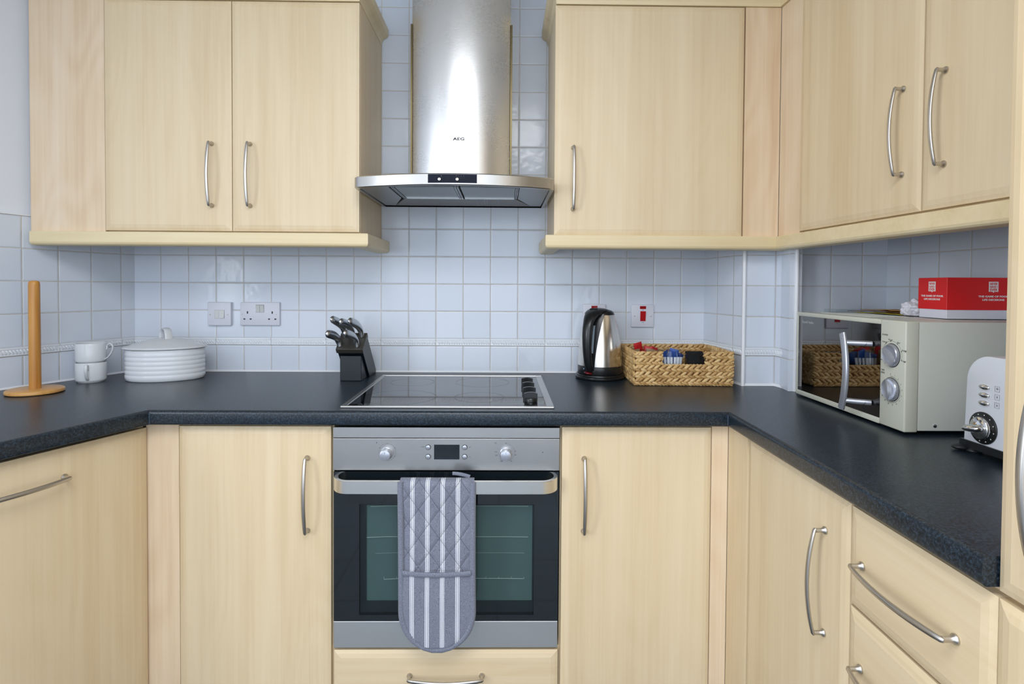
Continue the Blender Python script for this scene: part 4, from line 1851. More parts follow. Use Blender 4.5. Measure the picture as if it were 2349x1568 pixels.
cup(WT, radians(-66), 'lower white coffee cup of the stack, its handle facing the camera', 0)
cup(WT + 0.0632, radians(8), 'upper white coffee cup of the stack, its handle pointing right', 0)

# ------------------------------------------------------------------ casserole dish
c = root('casserole_dish', (-1.1400, -0.1600, WT), radians(17), 'white oval ribbed casserole dish with lid in the left corner', 'casserole dish')
bm = B()
prof = [(0.94, 0.0), (0.97, 0.002)]
zz = 0.006
nr = 6
for k in range(nr):
    a = 0.007 + k * 0.0148
    for q_ in range(6):
        prof.append((0.986 + 0.016 * abs(sin(pi * q_ / 6)) ** 0.7, a + 0.0148 * q_ / 6))
prof += [(0.99, 0.100), (1.0, 0.104), (0.93, 0.104), (0.92, 0.05), (0.88, 0.012), (0.3, 0.010)]
lathe(bm, [(r * 0.1205, z) for r, z in prof], (0, 0, 0), 72, sx=1.0, sy=0.70)
link('dish', bm, ceramic, c, True, None, 60)
bm = B()
prof = [(0.99, 0.1045), (1.045, 0.1065), (1.065, 0.1085), (1.060, 0.1105), (0.98, 0.114), (0.80, 0.122), (0.60, 0.130), (0.35, 0.1375), (0.12, 0.141), (0.02, 0.1415)]
lathe(bm, [(r * 0.1205, z) for r, z in prof], (0, 0, 0), 72, sx=1.0, sy=0.70)
lid = link('lid', bm, ceramic_lid, c, True, None, 60)
bm = B()
pts = [(-0.0005, -0.024, 0.137), (0, -0.022, 0.152), (0, -0.015, 0.1670), (0, 0.0, 0.1725), (0, 0.013, 0.1670), (0, 0.020, 0.152), (0, 0.022, 0.137)]
P3 = [Vector(p) for p in pts]
sweep(bm, P3, [(0.0022, 0.0120)] * len(P3), 12, up=(1, 0, 0))
for v in bm.verts:
    v.co = Matrix.Rotation(radians(38), 3, 'Z') @ v.co
link('lid_handle', bm, ceramic_lid, lid, True, None, 60)

# ------------------------------------------------------------------ knife block
KX0, KX1 = -0.5400, -0.4550
c = root('knife_block', ((KX0 + KX1) / 2, -0.10, WT), 0, 'black slanted knife block beside the hob', 'knife block')
hwk = (KX1 - KX0) / 2
# y values relative to root (-0.10): side profile of the slanted body (y,z)
bm = B()
side = [(-0.0085, 0.0005), (0.0860, 0.0005), (0.0930, 0.0095), (-0.0500, 0.1560), (-0.1130, 0.1085)]
prism(bm, side, 'X', -hwk, hwk)
bmesh.ops.bevel(bm, geom=list(bm.edges), offset=0.0012, segments=1, affect='EDGES')
link('slanted_body', bm, black_m, c)
bm = B()
u1 = Vector((0.063, 0.0475)).normalized()     # along the top face, back and up
nn_ = Vector((-u1.y, u1.x))
p0 = Vector((-0.1160, 0.1065))
p1 = Vector((-0.0490, 0.1565))
q = [p0 - nn_ * 0.014, p1 - nn_ * 0.014, p1 + nn_ * 0.004, p0 + nn_ * 0.004]
ci = hwk + 0.0025
prism(bm, [tuple(v) for v in q], 'X', -ci, ci)
bmesh.ops.bevel(bm, geom=list(bm.edges), offset=0.0008, segments=1, affect='EDGES')
link('top_collar', bm, dkwood, c)
bm = B()
prism(bm, [(-0.0985, 0.0005), (-0.0200, 0.0005), (-0.0790, 0.0760), (-0.0985, 0.0860)], 'X', -hwk + 0.0065, hwk - 0.0065)
bmesh.ops.bevel(bm, geom=list(bm.edges), offset=0.0015, segments=1, affect='EDGES')
link('front_foot', bm, black_m, c)


def knife(px, t_along, length, label, flip=1.0, bend=0.0, thick=1.0):
    """handle rises out of the block's top; px lateral, t_along 0..1 along top face"""
    base = p0 + (p1 - p0) * t_along
    r_ = root('kitchen_knife', ((KX0 + KX1) / 2 + px, -0.10 + base.x, WT + base.y), 0, label, 'knife', 'knives in the block')
    # outward direction of the slot
    out_ = Vector((0, nn_.x, nn_.y)).normalized()
    up_ = Vector((0, u1.x, u1.y))
    bm = B()
    path = []
    rad = []
    n = 15
    for i in range(n):
        s = i / (n - 1)
        off = up_ * (0.010 * sin(s * pi * 1.2) - 0.016 * s * s)
        side_ = Vector((-0.014 * s - 0.014 * s * s + bend, 0, 0))
        path.append(out_ * (0.003 + s * length) + off + side_)
        wdt = 0.0085 - 0.0012 * sin(min(1.0, s * 2.2) * pi) + 0.0062 * max(0.0, sin((s - 0.20) / 0.95 * pi))
        endk = 1.0 if s < 0.9 else sqrt(max(0.05, 1 - ((s - 0.9) / 0.105) ** 2))
        rad.append((wdt * endk, (0.0066 + 0.0036 * sin(min(1.0, s * 1.15) * pi) + 0.0008) * thick * endk))
    sweep(bm, path, rad, 12, up=(1, 0, 0))
    link('handle', bm, knifesteel, r_, True, None, 60)
    bm = B()
    L = length
    e = 0.018
    box(bm, -0.0009, 0.0009, -0.010, 0.010, -0.045, 0.006)
    Mq = Matrix.Rotation(atan2(out_.y, out_.z) * -1.0, 3, 'X')
    for v in bm.verts:
        v.co = Mq @ v.co
    link('blade', bm, nickel, r_)
    return r_


knife(-0.0270, 0.80, 0.098, 'leftmost of the three tall steel knife handles at the back of the block')
knife(0.0010, 0.78, 0.088, 'middle of the three tall steel knife handles at the back of the block')
knife(0.0300, 0.80, 0.090, 'rightmost of the three tall steel knife handles at the back of the block')
knife(-0.0345, 0.22, 0.075, 'lower steel knife handle at the front left of the block', thick=1.15)
knife(0.0245, 0.20, 0.080, 'lower steel knife handle at the front right of the block')
# slots
bm = B()
for px, ta in ((-0.0270, 0.80), (0.0010, 0.72), (0.0300, 0.80), (-0.0345, 0.22), (0.0245, 0.20)):
    b2 = p0 + (p1 - p0) * ta
    cpt = Vector((px, b2.x, b2.y)) + Vector((0, nn_.x, nn_.y)) * 0.0042
    uu = Vector((0, u1.x, u1.y))
    vs = [bm.verts.new(cpt + Vector((sx_ * 0.0018, 0, 0)) + uu * sy_ * 0.012) for sx_, sy_ in ((-1, -1), (1, -1), (1, 1), (-1, 1))]
    bm.faces.new(vs)
link('knife_slots', bm, black_mat, c)

# ------------------------------------------------------------------ kettle
KC = (0.3620, -0.1060)
c = root('electric_kettle', (KC[0], KC[1], WT), 0, 'brushed steel and black electric kettle on its base, between hob and basket', 'kettle')
bm = B()
lathe(bm, [(0.0825, 0.0), (0.0852, 0.002), (0.0865, 0.006), (0.0860, 0.0095), (0.0835, 0.0115), (0.0845, 0.0140), (0.0835, 0.0170), (0.0800, 0.0185)], (0, 0, 0), 56)
# cord outlet bulge at the right rear
ellipsoid(bm, (0.060, 0.020, 0.020), 0.026, 0.028, 0.016, None, 16, 10)
link('power_base', bm, black_p, c, True, None, 40)
bm = B()
lathe(bm, [(0.0770, 0.0190), (0.0785, 0.0215), (0.0785, 0.0470), (0.0780, 0.0480)], (0, 0, 0), 56)
link('lower_band', bm, black_p, c, True, None, 40)


def kprof(z):
    # body radius at height z above worktop
    t = (z - 0.048) / (0.2290 - 0.048)
    t = min(max(t, 0), 1)
    return 0.0780 - 0.0055 * t - 0.0240 * t ** 2.3


bm = B()
lathe(bm, [(kprof(z_), z_) for z_ in [0.048 + 0.181 * i / 24 for i in range(25)]], (0, 0, 0), 64)
link('body', bm, steel_k, c, True, None, 40)
# lid dome
bm = B()
ddir = Vector((-0.56, -0.83, 0)).normalized()    # handle side
rings_ = []
for k in range(7):
    t = k / 6
    z = 0.2290 + 0.0165 * sin(t * pi / 2)
    r = kprof(0.229) * cos(t * pi / 2) ** 0.75 + 0.0002
    rings_.append((r, z))
lathe(bm, [(kprof(0.225) + 0.0006, 0.2255)] + rings_, (0, 0, 0), 48)
link('lid', bm, black_p, c, True, None, 50)
# handle: from the lid forwards and down to the lower band
bm = B()
prf = [(0.010, 0.2410), (0.034, 0.2400), (0.058, 0.2330), (0.0830, 0.2200), (0.0990, 0.1990), (0.1070, 0.1700), (0.1085, 0.1400), (0.1055, 0.1050), (0.0990, 0.0720), (0.0900, 0.0480), (0.0825, 0.0370)]
P3 = [Vector((ddir.x * r, ddir.y * r, z)) for r, z in prf]
fine = []
PP = [P3[0]] + P3 + [P3[-1]]
for i in range(1, len(PP) - 2):
    for k in range(4):
        t = k / 4
        a, b_, cc, dd = PP[i - 1], PP[i], PP[i + 1], PP[i + 2]
        fine.append(0.5 * ((2 * b_) + (-a + cc) * t + (2 * a - 5 * b_ + 4 * cc - dd) * t * t + (-a + 3 * b_ - 3 * cc + dd) * t ** 3))
fine.append(P3[-1])
nf = len(fine)
sidev = Vector((ddir.y, -ddir.x, 0))
rads = []
for i in range(nf):
    s = i / (nf - 1)
    wide = 0.0260 * (1 - s) ** 0.7 + 0.0085 if s < 0.25 else 0.0195 - 0.0060 * ((s - 0.25) / 0.75) + 0.0060 * max(0, 1 - (s - 0.25) / 0.15)
    rads.append((wide, 0.0085 + 0.002 * sin(s * pi)))
# section axes: s = t x up ; want the wide axis along sidev -> up must lie in the handle plane
rings_ = []
for i, p in enumerate(fine):
    t_ = (fine[min(i + 1, nf - 1)] - fine[max(i - 1, 0)]).normalized()
    w_ = sidev.cross(t_).normalized()
    ra, rb = rads[i]
    rings_.append([bm.verts.new(p + sidev * ra * cos(2 * pi * k / 16) + w_ * rb * sin(2 * pi * k / 16)) for k in range(16)])
for a_, b_ in zip(rings_, rings_[1:]):
    for i in range(16):
        j = (i + 1) % 16
        bm.faces.new((a_[i], a_[j], b_[j], b_[i]))
bm.faces.new(list(reversed(rings_[0])))
bm.faces.new(rings_[-1])
link('handle', bm, black_p, c, True, None, 60)
# backing strip behind the handle on the body, with the gauge window
bm = B()
rows = []
hd_a = atan2(ddir.y, ddir.x)
for i in range(18):
    z = 0.046 + (0.2290 - 0.046) * i / 17
    r = kprof(z) + 0.0022
    half = 0.012 + 0.016 * (i / 17) ** 1.3
    rows.append([bm.verts.new((r * cos(hd_a + a / r), r * sin(hd_a + a / r), z)) for a in (-half, -half * 0.5, 0, half * 0.5, half * 1.25)])
for a_, b_ in zip(rows, rows[1:]):
    for i in range(4):
        bm.faces.new((a_[i], a_[i + 1], b_[i + 1], b_[i]))
g = bmesh.ops.extrude_face_region(bm, geom=list(bm.faces))
for v in [e for e in g['geom'] if isinstance(e, bmesh.types.BMVert)]:
    v.co.x -= 0.003 * cos(hd_a)
    v.co.y -= 0.003 * sin(hd_a)
link('gauge_strip', bm, black_p, c, True, None, 50)
bm = B()
rows = []
for i in range(10):
    z = 0.095 + 0.095 * i / 9
    r = kprof(z) + 0.0032
    rows.append([bm.verts.new((r * cos(hd_a + a / r), r * sin(hd_a + a / r), z)) for a in (0.003, 0.0065, 0.010)])
for a_, b_ in zip(rows, rows[1:]):
    for i in range(2):
        bm.faces.new((a_[i], a_[i + 1], b_[i + 1], b_[i]))
link('water_gauge', bm, plain('gauge_clear_plastic', srgb(150, 164, 178), 0.1), c, True)
bm = B()
sw = ddir * 0.0850
ellipsoid(bm, (sw.x - 0.004, sw.y, 0.0270), 0.0150, 0.012, 0.0052, Matrix.Rotation(radians(10), 3, 'Y'), 12, 8)
link('switch', bm, plain('dark_red_translucent', srgb(96, 10, 18), 0.12), c, True)
bm = B()
aa = hd_a - 0.35
lathe(bm, [(0.0024, 0.0), (0.0024, 0.0004)], (0.0787 * cos(aa), 0.0787 * sin(aa), 0.0390), 12, Matrix.Rotation(aa + pi / 2, 3, 'Z') @ Matrix.Rotation(radians(90), 3, 'X'))
link('power_symbol', bm, plain('pale_blue_ink', srgb(150, 180, 205), 0.4), c)
bm = B()
sp_ = -ddir
for k in range(1):
    base = sp_ * (kprof(0.21) - 0.006)
    pts = [(base + sp_ * 0.0 + Vector((0, 0, 0.200)), 0.016), (base + sp_ * 0.010 + Vector((0, 0, 0.214)), 0.014), (base + sp_ * 0.020 + Vector((0, 0, 0.2265)), 0.010)]
    sweep(bm, [p for p, r in pts], [r for p, r in pts], 14)
link('spout', bm, steel_k, c, True, None, 50)
bm = B()
lt = ddir * 0.046 + Vector((-0.004, 0, 0.2450))
box(bm, -0.013, 0.013, -0.006, 0.006, -0.002, 0.003, 0.0012)
for v in bm.verts:
    v.co = Matrix.Rotation(hd_a + pi / 2, 3, 'Z') @ (Matrix.Rotation(radians(14), 3, 'X') @ v.co) + lt
link('lid_button', bm, black_mat, c)

# ------------------------------------------------------------------ wicker basket
BRZ = radians(-1.6)
BW, BD, BH = 0.3200, 0.2450, 0.1120
c = root('wicker_basket', (0.6110, -0.2650, WT), BRZ, 'woven water hyacinth basket of drink sachets beside the kettle', 'basket')


def leaf(bm, c, L, t_, h, M, n=8, seg=8):
    rings = []
    for k in range(n + 1):
        s_ = -1 + 2 * k / n
        r = (1 - abs(s_) ** 1.9) ** 0.85 + 0.06
        sk = 0.16 * h * sin(s_ * pi)
        rings.append([bm.verts.new(M @ Vector((s_ * L, t_ * r * cos(2 * pi * i / seg), h * r * sin(2 * pi * i / seg) + sk)) + c) for i in range(seg)])
    fs = []
    for a_, b_ in zip(rings, rings[1:]):
        for i in range(seg):
            j = (i + 1) % seg
            fs.append(bm.faces.new((a_[i], a_[j], b_[j], b_[i])))
    fs.append(bm.faces.new(rings[0]))
    fs.append(bm.faces.new(list(reversed(rings[-1]))))
    return fs


def weave(bm, lay, p, d, n_, u0, u1, rows, rowh, z0, lean=27, skip=None, th=0.0058):
    """leaves laid in herringbone rows on a wall starting at p, along d, outward normal n_"""
    p = Vector(p)
    d = Vector(d).normalized()
    n_ = Vector(n_).normalized()
    step = 0.0195
    for r in range(rows):
        sgn = 1 if r % 2 else -1
        zc = z0 + rowh * (r + 0.5)
        x = u0 + (0.0 if r % 2 else step * 0.45)
        while x < u1:
            ln = random.uniform(0.0125, 0.0150)
            if not (skip and skip(x, zc)):
                a = radians(sgn * lean + random.uniform(-5, 5))
                ax = d * cos(a) + Vector((0, 0, 1)) * sin(a)
                bx = -d * sin(a) + Vector((0, 0, 1)) * cos(a)
                M = Matrix((ax, n_, bx)).transposed()
                cpt = p + d * min(max(x, u0 + 0.008), u1 - 0.008) + n_ * random.uniform(-0.0006, 0.0010) + Vector((0, 0, zc))
                fs = leaf(bm, cpt, ln * 1.12, th, rowh * random.uniform(0.50, 0.58), M)
                tone = random.random()
                for f in fs:
                    for lp in f.loops:
                        lp[lay] = (tone, tone, tone, 1)
            x += step * random.uniform(0.9, 1.1)


def coil(bm, lay, a, b_, r=0.0032, pitch=0.011):
    """twisted strand from a to b"""
    a = Vector(a)
    b_ = Vector(b_)
    L = (b_ - a).length
    d = (b_ - a).normalized()
    n = max(1, int(L / pitch))
    s_ = d.orthogonal().normalized()
    for i in range(n):
        cpt = a + d * (L * (i + 0.5) / n)
        M = Matrix((d, s_, d.cross(s_))).transposed()
        Rr = Matrix.Rotation(radians(22), 3, s_)
        fs = ellipsoid(bm, cpt, pitch * 0.72, r, r, Rr @ M, 8, 6)
        tone = random.random()
        for f in fs:
            for lp in f.loops:
                lp[lay] = (tone, tone, tone, 1)


bm = B()
lay = bm.loops.layers.float_color.new('leaf')
hx = BW / 2
nx0, nx1, nz = -0.0720, 0.0750, 0.0690     # front notch


def notch(x, z):
    return (nx0 + 0.003 < x - hx < nx1 - 0.003) and z > nz - 0.002


weave(bm, lay, (-hx, 0, 0), (1, 0, 0), (0, -1, 0), 0, BW, 10, 0.0108, 0.003, skip=notch)
weave(bm, lay, (-hx, BD, 0), (1, 0, 0), (0, 1, 0), 0, BW, 10, 0.0108, 0.003)
weave(bm, lay, (-hx, BD - 0.005, 0), (1, 0, 0), (0, -1, 0), 0, BW, 10, 0.0108, 0.003)
# side walls, left one with a notch too
weave(bm, lay, (-hx, 0, 0), (0, 1, 0), (-1, 0, 0), 0, BD, 10, 0.0108, 0.003)
weave(bm, lay, (hx, 0, 0), (0, 1, 0), (1, 0, 0), 0, BD, 10, 0.0108, 0.003)
weave(bm, lay, (hx - 0.005, 0, 0), (0, 1, 0), (-1, 0, 0), 0, BD, 10, 0.0108, 0.003)
# inner backing so no light shows through
for (x0_, x1_, y0_, y1_, zt_) in ((-hx, nx0, 0.0, 0.004, BH - 0.004), (nx1, hx, 0.0, 0.004, BH - 0.004), (nx0, nx1, 0.0, 0.004, nz - 0.002), (-hx, hx, BD - 0.005, BD, BH - 0.004), (-hx, -hx + 0.004, 0, BD, BH - 0.004), (hx - 0.004, hx, 0, BD, BH - 0.004), (-hx, hx, 0, BD, 0.006)):
    s0 = len(bm.faces)
    box(bm, x0_, x1_, y0_, y1_, 0.002, zt_, mi=1)
bm.faces.ensure_lookup_table()
link('woven_body', bm, [leafm, plain('shaded_weave_core', srgb(120, 82, 44), 0.7)], c, True)
bm = B()
lay = bm.loops.layers.float_color.new('leaf')
zt_ = BH - 0.002
coil(bm, lay, (-hx, 0, zt_), (nx0, 0, zt_))
coil(bm, lay, (nx0, 0, zt_), (nx0, 0, nz))
coil(bm, lay, (nx0, 0, nz), (nx1, 0, nz))
coil(bm, lay, (nx1, 0, nz), (nx1, 0, zt_))
coil(bm, lay, (nx1, 0, zt_), (hx, 0, zt_))
coil(bm, lay, (hx, 0, zt_), (hx, BD, zt_))
coil(bm, lay, (hx, BD, zt_), (-hx, BD, zt_))
coil(bm, lay, (-hx, BD, zt_), (-hx, 0, zt_))
coil(bm, lay, (-hx, -0.001, 0.0035), (hx, -0.001, 0.0035), 0.0032)
coil(bm, lay, (-hx, 0, 0.0035), (-hx, BD, 0.0035), 0.0032)
link('rim', bm, leafm, c, True)


# contents, placed in basket coordinates
def bk(x, y, z):
    v = Matrix.Rotation(BRZ, 3, 'Z') @ Vector((x, y, z))
    return (0.6110 + v.x, -0.2650 + v.y, WT + v.z)


def jar(x, y, r, h, label):
    c_ = root('glass_jar', bk(x, y, 0.0065), 0, label, 'jar')
    bm = B()
    lathe(bm, [(r * 0.9, 0.0), (r, 0.004), (r, h * 0.86), (r * 0.93, h * 0.93), (r * 0.95, h), (r * 0.91, h), (r * 0.89, h * 0.93), (r * 0.96, h * 0.85), (r * 0.96, 0.006), (r * 0.2, 0.004)], (0, 0, 0), 40)
    link('glass', bm, clear_glass, c_, True, None, 50)
    return c_


jar(-0.0330, 0.0520, 0.0420, 0.108, 'round glass jar of white sugar sticks and blue sachets in the basket')
jar(-0.1050, 0.1250, 0.0420, 0.104, 'round glass jar of red and brown sachets at the left of the basket')


def sachet(name, x, y, z, w, h, t, rx, ry, rz, mat, label, group, cat='sachet'):
    bm = B()
    nx_, nz_ = 6, 10
    V = []
    for s in (1, -1):
        g_ = []
        for j in range(nz_ + 1):
            rw = []
            for i in range(nx_ + 1):
                uu = -1 + 2 * i / nx_
                vv = -1 + 2 * j / nz_
                puff = t / 2 * (1 - abs(uu) ** 3) * (1 - abs(vv) ** 6) + 0.0002
                rw.append(bm.verts.new((uu * w / 2, s * puff, (vv + 1) * h / 2)))
            g_.append(rw)
        V.append(g_)
        for j in range(nz_):
            for i in range(nx_):
                bm.faces.new((g_[j][i], g_[j][i + 1], g_[j + 1][i + 1], g_[j + 1][i]))
    bmesh.ops.remove_doubles(bm, verts=bm.verts, dist=0.0001)
    o = link(name, bm, mat, None, True)
    o.location = bk(x, y, z)
    o.rotation_euler = (rx, ry, rz)
    tag(o, label, cat, group)
    return o


ORD7 = ('leftmost', 'second from the left', 'third from the left', 'middle', 'third from the right', 'second from the right', 'rightmost')
for k in range(7):
    sachet('sugar_stick', -0.0600 + k * 0.0088, 0.0180 + 0.004 * (k in (2, 3, 4)) * 0 + abs(k - 3) * 0.0022, 0.012, 0.0085, 0.0800, 0.004, radians(-3), radians((-3 + k) * 1.6), radians(random.uniform(-12, 12)), paper,
           ORD7[k] + ' of the upright white sugar sticks in the middle jar', 'sugar sticks in the glass jar')
for k, (x, y, z, rx_, ry_, rz_) in enumerate(((-0.052, 0.040, 0.060, -5, -16, 10), (-0.030, 0.045, 0.072, 10, 14, -20), (-0.012, 0.042, 0.058, -8, 24, 20), (-0.040, 0.062, 0.066, 12, -24, 30), (-0.022, 0.068, 0.060, 0, 8, -10))):
    sachet('blue_sachet', x, y, z, 0.030, 0.048, 0.006, radians(rx_), radians(ry_), radians(rz_), bluep, ('leftmost', 'topmost', 'rightmost', 'rear left', 'rear right')[k] + ' crumpled blue sachet above the sugar sticks', 'blue sachets in the glass jar')
for k, (x, y, z, rx_, ry_, rz_, m_) in enumerate(((-0.122, 0.100, 0.082, 5, -14, 10, redp), (-0.104, 0.105, 0.068, -10, 12, -20, redp), (-0.084, 0.110, 0.066, 0, 20, 20, redp))):
    sachet('red_sachet', x, y, z, 0.030, 0.052, 0.006, radians(rx_), radians(ry_), radians(rz_), m_, ('leftmost', 'middle', 'rightmost')[k] + ' red foil sachet in the jar next to the kettle', 'red sachets in the left jar')
for k, (x, y, z, rx_, ry_, rz_) in enumerate(((-0.132, 0.095, 0.056, 5, -6, 30), (-0.094, 0.092, 0.056, -6, 5, -10), (-0.076, 0.096, 0.052, 0, 12, 30))):
    sachet('brown_sachet', x, y, z, 0.024, 0.055, 0.006, radians(rx_), radians(ry_), radians(rz_), tanp, ('leftmost', 'middle', 'rightmost')[k] + ' brown paper sachet in the jar next to the kettle', 'brown sachets in the left jar')
# pack of black sachets in a glass holder
c2 = root('glass_holder', bk(0.0530, 0.0330, 0.0065), 0, 'small square glass holder of black sachets at the right of the basket', 'holder')
bm = B()
for (a, b_, y0_, y1_) in ((-0.034, 0.034, 0.0, 0.0016), (-0.034, 0.034, 0.0384, 0.040), (-0.034, -0.0324, 0.0016, 0.0384), (0.0324, 0.034, 0.0016, 0.0384)):
    box(bm, a, b_, y0_, y1_, 0.0, 0.095)
box(bm, -0.034, 0.034, 0, 0.040, 0.0, 0.002)
link('glass', bm, clear_glass, c2)
for k in range(7):
    sachet('black_sachet', 0.0530 + 0.0006 * (k % 3), 0.0370 + k * 0.0050, 0.0095, 0.060, 0.0610 + k * 0.0062, 0.0040, 0, 0, 0, blackp, ('frontmost', 'second', 'third', 'fourth', 'fifth', 'sixth', 'rearmost')[k] + ' black sachet from the front in the glass holder', 'black sachets in the glass holder')

# ------------------------------------------------------------------ microwave
MX, MY0, MY1 = 0.9035, -0.4130, -0.8690     # front plane X; far and near ends
MWZ = 0.9165
MH = 0.2460
c = root('microwave_oven', (MX, (MY0 + MY1) / 2, MWZ), -pi / 2, 'cream microwave oven with mirrored door standing in the right corner', 'microwave')
mw = (MY0 - MY1) / 2          # half width ; local x -mw (far) .. +mw (near camera)
MDp = 0.330
bm = B()
box(bm, -mw + 0.003, mw - 0.001, 0.030, MDp, 0.003, MH - 0.001, 0.003)
link('metal_case', bm, cream_b, c, True, None, 35)
# vent slots on the top left are shallow ribs
bm = B()
for k in range(7):
    box(bm, -0.19, 0.03, 0.050 + k * 0.016, 0.054 + k * 0.016, MH - 0.0015, MH + 0.0006)
link('top_vents', bm, cream_b, c)
# fascia split: door frame and control panel
xs = 0.1445       # door/panel division
bm = B()
gz0, gz1 = 0.0150, MH - 0.0115
gx0_, gx1_ = -mw + 0.0075, xs - 0.0015
box(bm, -mw, gx0_, 0.0, 0.031, 0.0, MH, 0.0022)
box(bm, gx0_ - 0.001, xs, 0.0, 0.031, MH - 0.0115, MH, 0.0015)
box(bm, gx0_ - 0.001, xs, 0.0, 0.031, 0.0, 0.0135, 0.0015)
box(bm, gx0_ - 0.001, xs, 0.006, 0.030, 0.0135, MH - 0.0115)
mdoor = link('door', bm, cream, c, True, None, 35)
bm = B()
box(bm, gx0_, gx1_ + 0.001, 0.0015, 0.006, 0.0137, MH - 0.0117)
link('mirror_glass', bm, mirror_glass, mdoor)
bm = B()
text_into(bm, 'Russell Hobbs', 0.0105, front_M(-mw + 0.058, 0.0013, MH - 0.028), 0.0001)
link('lettering', bm, plain('silver_print', (0.55, 0.56, 0.58, 1), 0.3, 0.5), mdoor)
bm = B()
box(bm, xs + 0.0006, mw, 0.0, 0.031, 0.0, MH, 0.0035, 3)
mpan = link('control_panel', bm, cream, c, True, None, 35)
kx = 0.1850
for (kz, rot_) in ((0.1660, radians(-52)), (0.0880, radians(-8))):
    bm = B()
    Mr = Matrix.Rotation(radians(90), 3, 'X')
    lathe(bm, [(0.0275, 0.0), (0.0275, 0.0006)], (0, 0, 0), 40, Mr, mi=1)
    lathe(bm, [(0.0262, 0.0006), (0.0256, 0.0045), (0.0235, 0.0075), (0.0215, 0.0060), (0.012, 0.0040)], (0, 0, 0), 40, Mr)
    # grip blade
    n = 12
    rowsg = []
    for i in range(n + 1):
        s = -1 + 2 * i / n
        wdt = 0.0062 * (1 - s * s) ** 0.6 + 0.0012
        rowsg.append([bm.verts.new(Matrix.Rotation(rot_, 3, 'Y') @ Vector(q_)) for q_ in ((-wdt, -0.004, 0.0225 * s), (-wdt * 0.45, -0.0115, 0.0225 * s), (wdt * 0.45, -0.0115, 0.0225 * s), (wdt, -0.004, 0.0225 * s))])
    for a_, b_ in zip(rowsg, rowsg[1:]):
        for i in range(3):
            bm.faces.new((a_[i], a_[i + 1], b_[i + 1], b_[i]))
    bm.faces.new(rowsg[0])
    bm.faces.new(list(reversed(rowsg[-1])))
    k = link('dial', bm, [silver_p, darkink], mpan, True, None, 35)
    k.location = (kx, 0.0, kz)
bm = B()
for s_, a_, r_2, sz in (('Low', -112, 0.040, 0.0052), ('Defrost', -38, 0.0395, 0.0050), ('M.Low', -8, 0.0385, 0.0050), ('Med', 32, 0.0390, 0.0052), ('M.High', 68, 0.0420, 0.0050), ('High', 104, 0.0405, 0.0052)):
    text_into(bm, s_, sz, front_M(kx + r_2 * sin(radians(a_)) * 1.0, -0.0001, 0.1660 + r_2 * cos(radians(a_)) * 0.92))
text_into(bm, 'POWER', 0.0055, front_M(kx - 0.0235, -0.0001, 0.2110))
text_into(bm, 'TIME', 0.0055, front_M(kx - 0.0290, -0.0001, 0.1285))
text_into(bm, '(MIN)', 0.0055, front_M(kx - 0.0290, -0.0001, 0.1225))
for i in range(13):
    a = radians(-5 + i * 22.0)
    text_into(bm, str(i) if i < 6 else str((i - 6) * 5 + 5), 0.0042, front_M(kx + 0.0345 * sin(a), -0.0001, 0.0880 + 0.0345 * cos(a)))
ring_marks(bm, kx, 0.1660, 0.0325, 60, radians(-112), radians(104), 0.00045)
ring_marks(bm, kx, 0.0880, 0.0300, 90, radians(-5), radians(262), 0.00045)
for a in (-112, -38, -8, 32, 68, 104):
    a = radians(a)
    ring_marks(bm, kx + 0.0325 * sin(a), 0.1660 + 0.0325 * cos(a), 0.0, 2, 0, 1, 0.0011)
link('printed_markings', bm, darkink, mpan)
# curved bar handle with two posts
bm = B()
pth = []
for i in range(21):
    s = -1 + 2 * i / 20
    pth.append((0.0800 + 0.0215 * (1 - s * s) - 0.0065, -0.0455 - 0.004 * (1 - s * s), 0.1140 + 0.0920 * s))
sweep(bm, pth, [(0.0102, 0.0064)] * 21, 14, up=(0, 1, 0))
hbar = link('handle', bm, silver_p, mdoor, True, None, 50)
bm = B()
for z_ in (0.1850, 0.0430):
    sweep(bm, [(0.0850, -0.0440, z_), (0.0990, -0.0300, z_), (0.1150, 0.0015, z_)], [0.0066, 0.0066, 0.0066], 14)
    lathe(bm, [(0.0069, 0.0), (0.0069, 0.0006)], (0.1085, -0.0125, z_), 14, Matrix.Rotation(radians(70), 3, 'X'), mi=1)
link('handle_posts', bm, [silver_p, darkink], mdoor, True, None, 50)
bm = B()
Mr = Matrix.Rotation(radians(90), 3, 'Y')
lathe(bm, [(0.0042, 0.0), (0.0040, 0.0012), (0.0025, 0.0020)], (mw - 0.001, 0.0690, 0.0150), 14, Mr)
link('screw', bm, chrome, c, True, None, 50)
bm = B()
for (x, y) in ((-mw + 0.04, 0.05), (mw - 0.04, 0.05), (-mw + 0.04, 0.28), (mw - 0.04, 0.28)):
    lathe(bm, [(0.012, -(MWZ - WT)), (0.012, 0.004)], (x, y, 0), 16)
link('feet', bm, rubber, c)
MTOP = MWZ + MH

# ------------------------------------------------------------------ things on the microwave
# card game box
z0 = MTOP + 0.0008
bxC = Vector((0.9850, -0.8070, z0))


gcorner = Vector((1.0690, -0.7740, z0))
grot = radians(-2.0)
c = root('game_box', gcorner, grot, 'red and white card game box on top of the microwave', 'box')
# local: long side along +x starting at corner (front faces -y), short side along +y (faces -x)
LG, SG = 0.216, 0.096
bm = B()
box(bm, 0.002, LG - 0.002, 0.002, SG - 0.002, 0.0, 0.094, 0.0006, 1)
link('tray', bm, whitecard, c)
bm = B()
zb_, zt2 = 0.0215, 0.0985
box(bm, 0.0, LG, 0.0, SG, zb_, zt2, 0.0006, 1)
lidb = link('lid', bm, redcard, c)


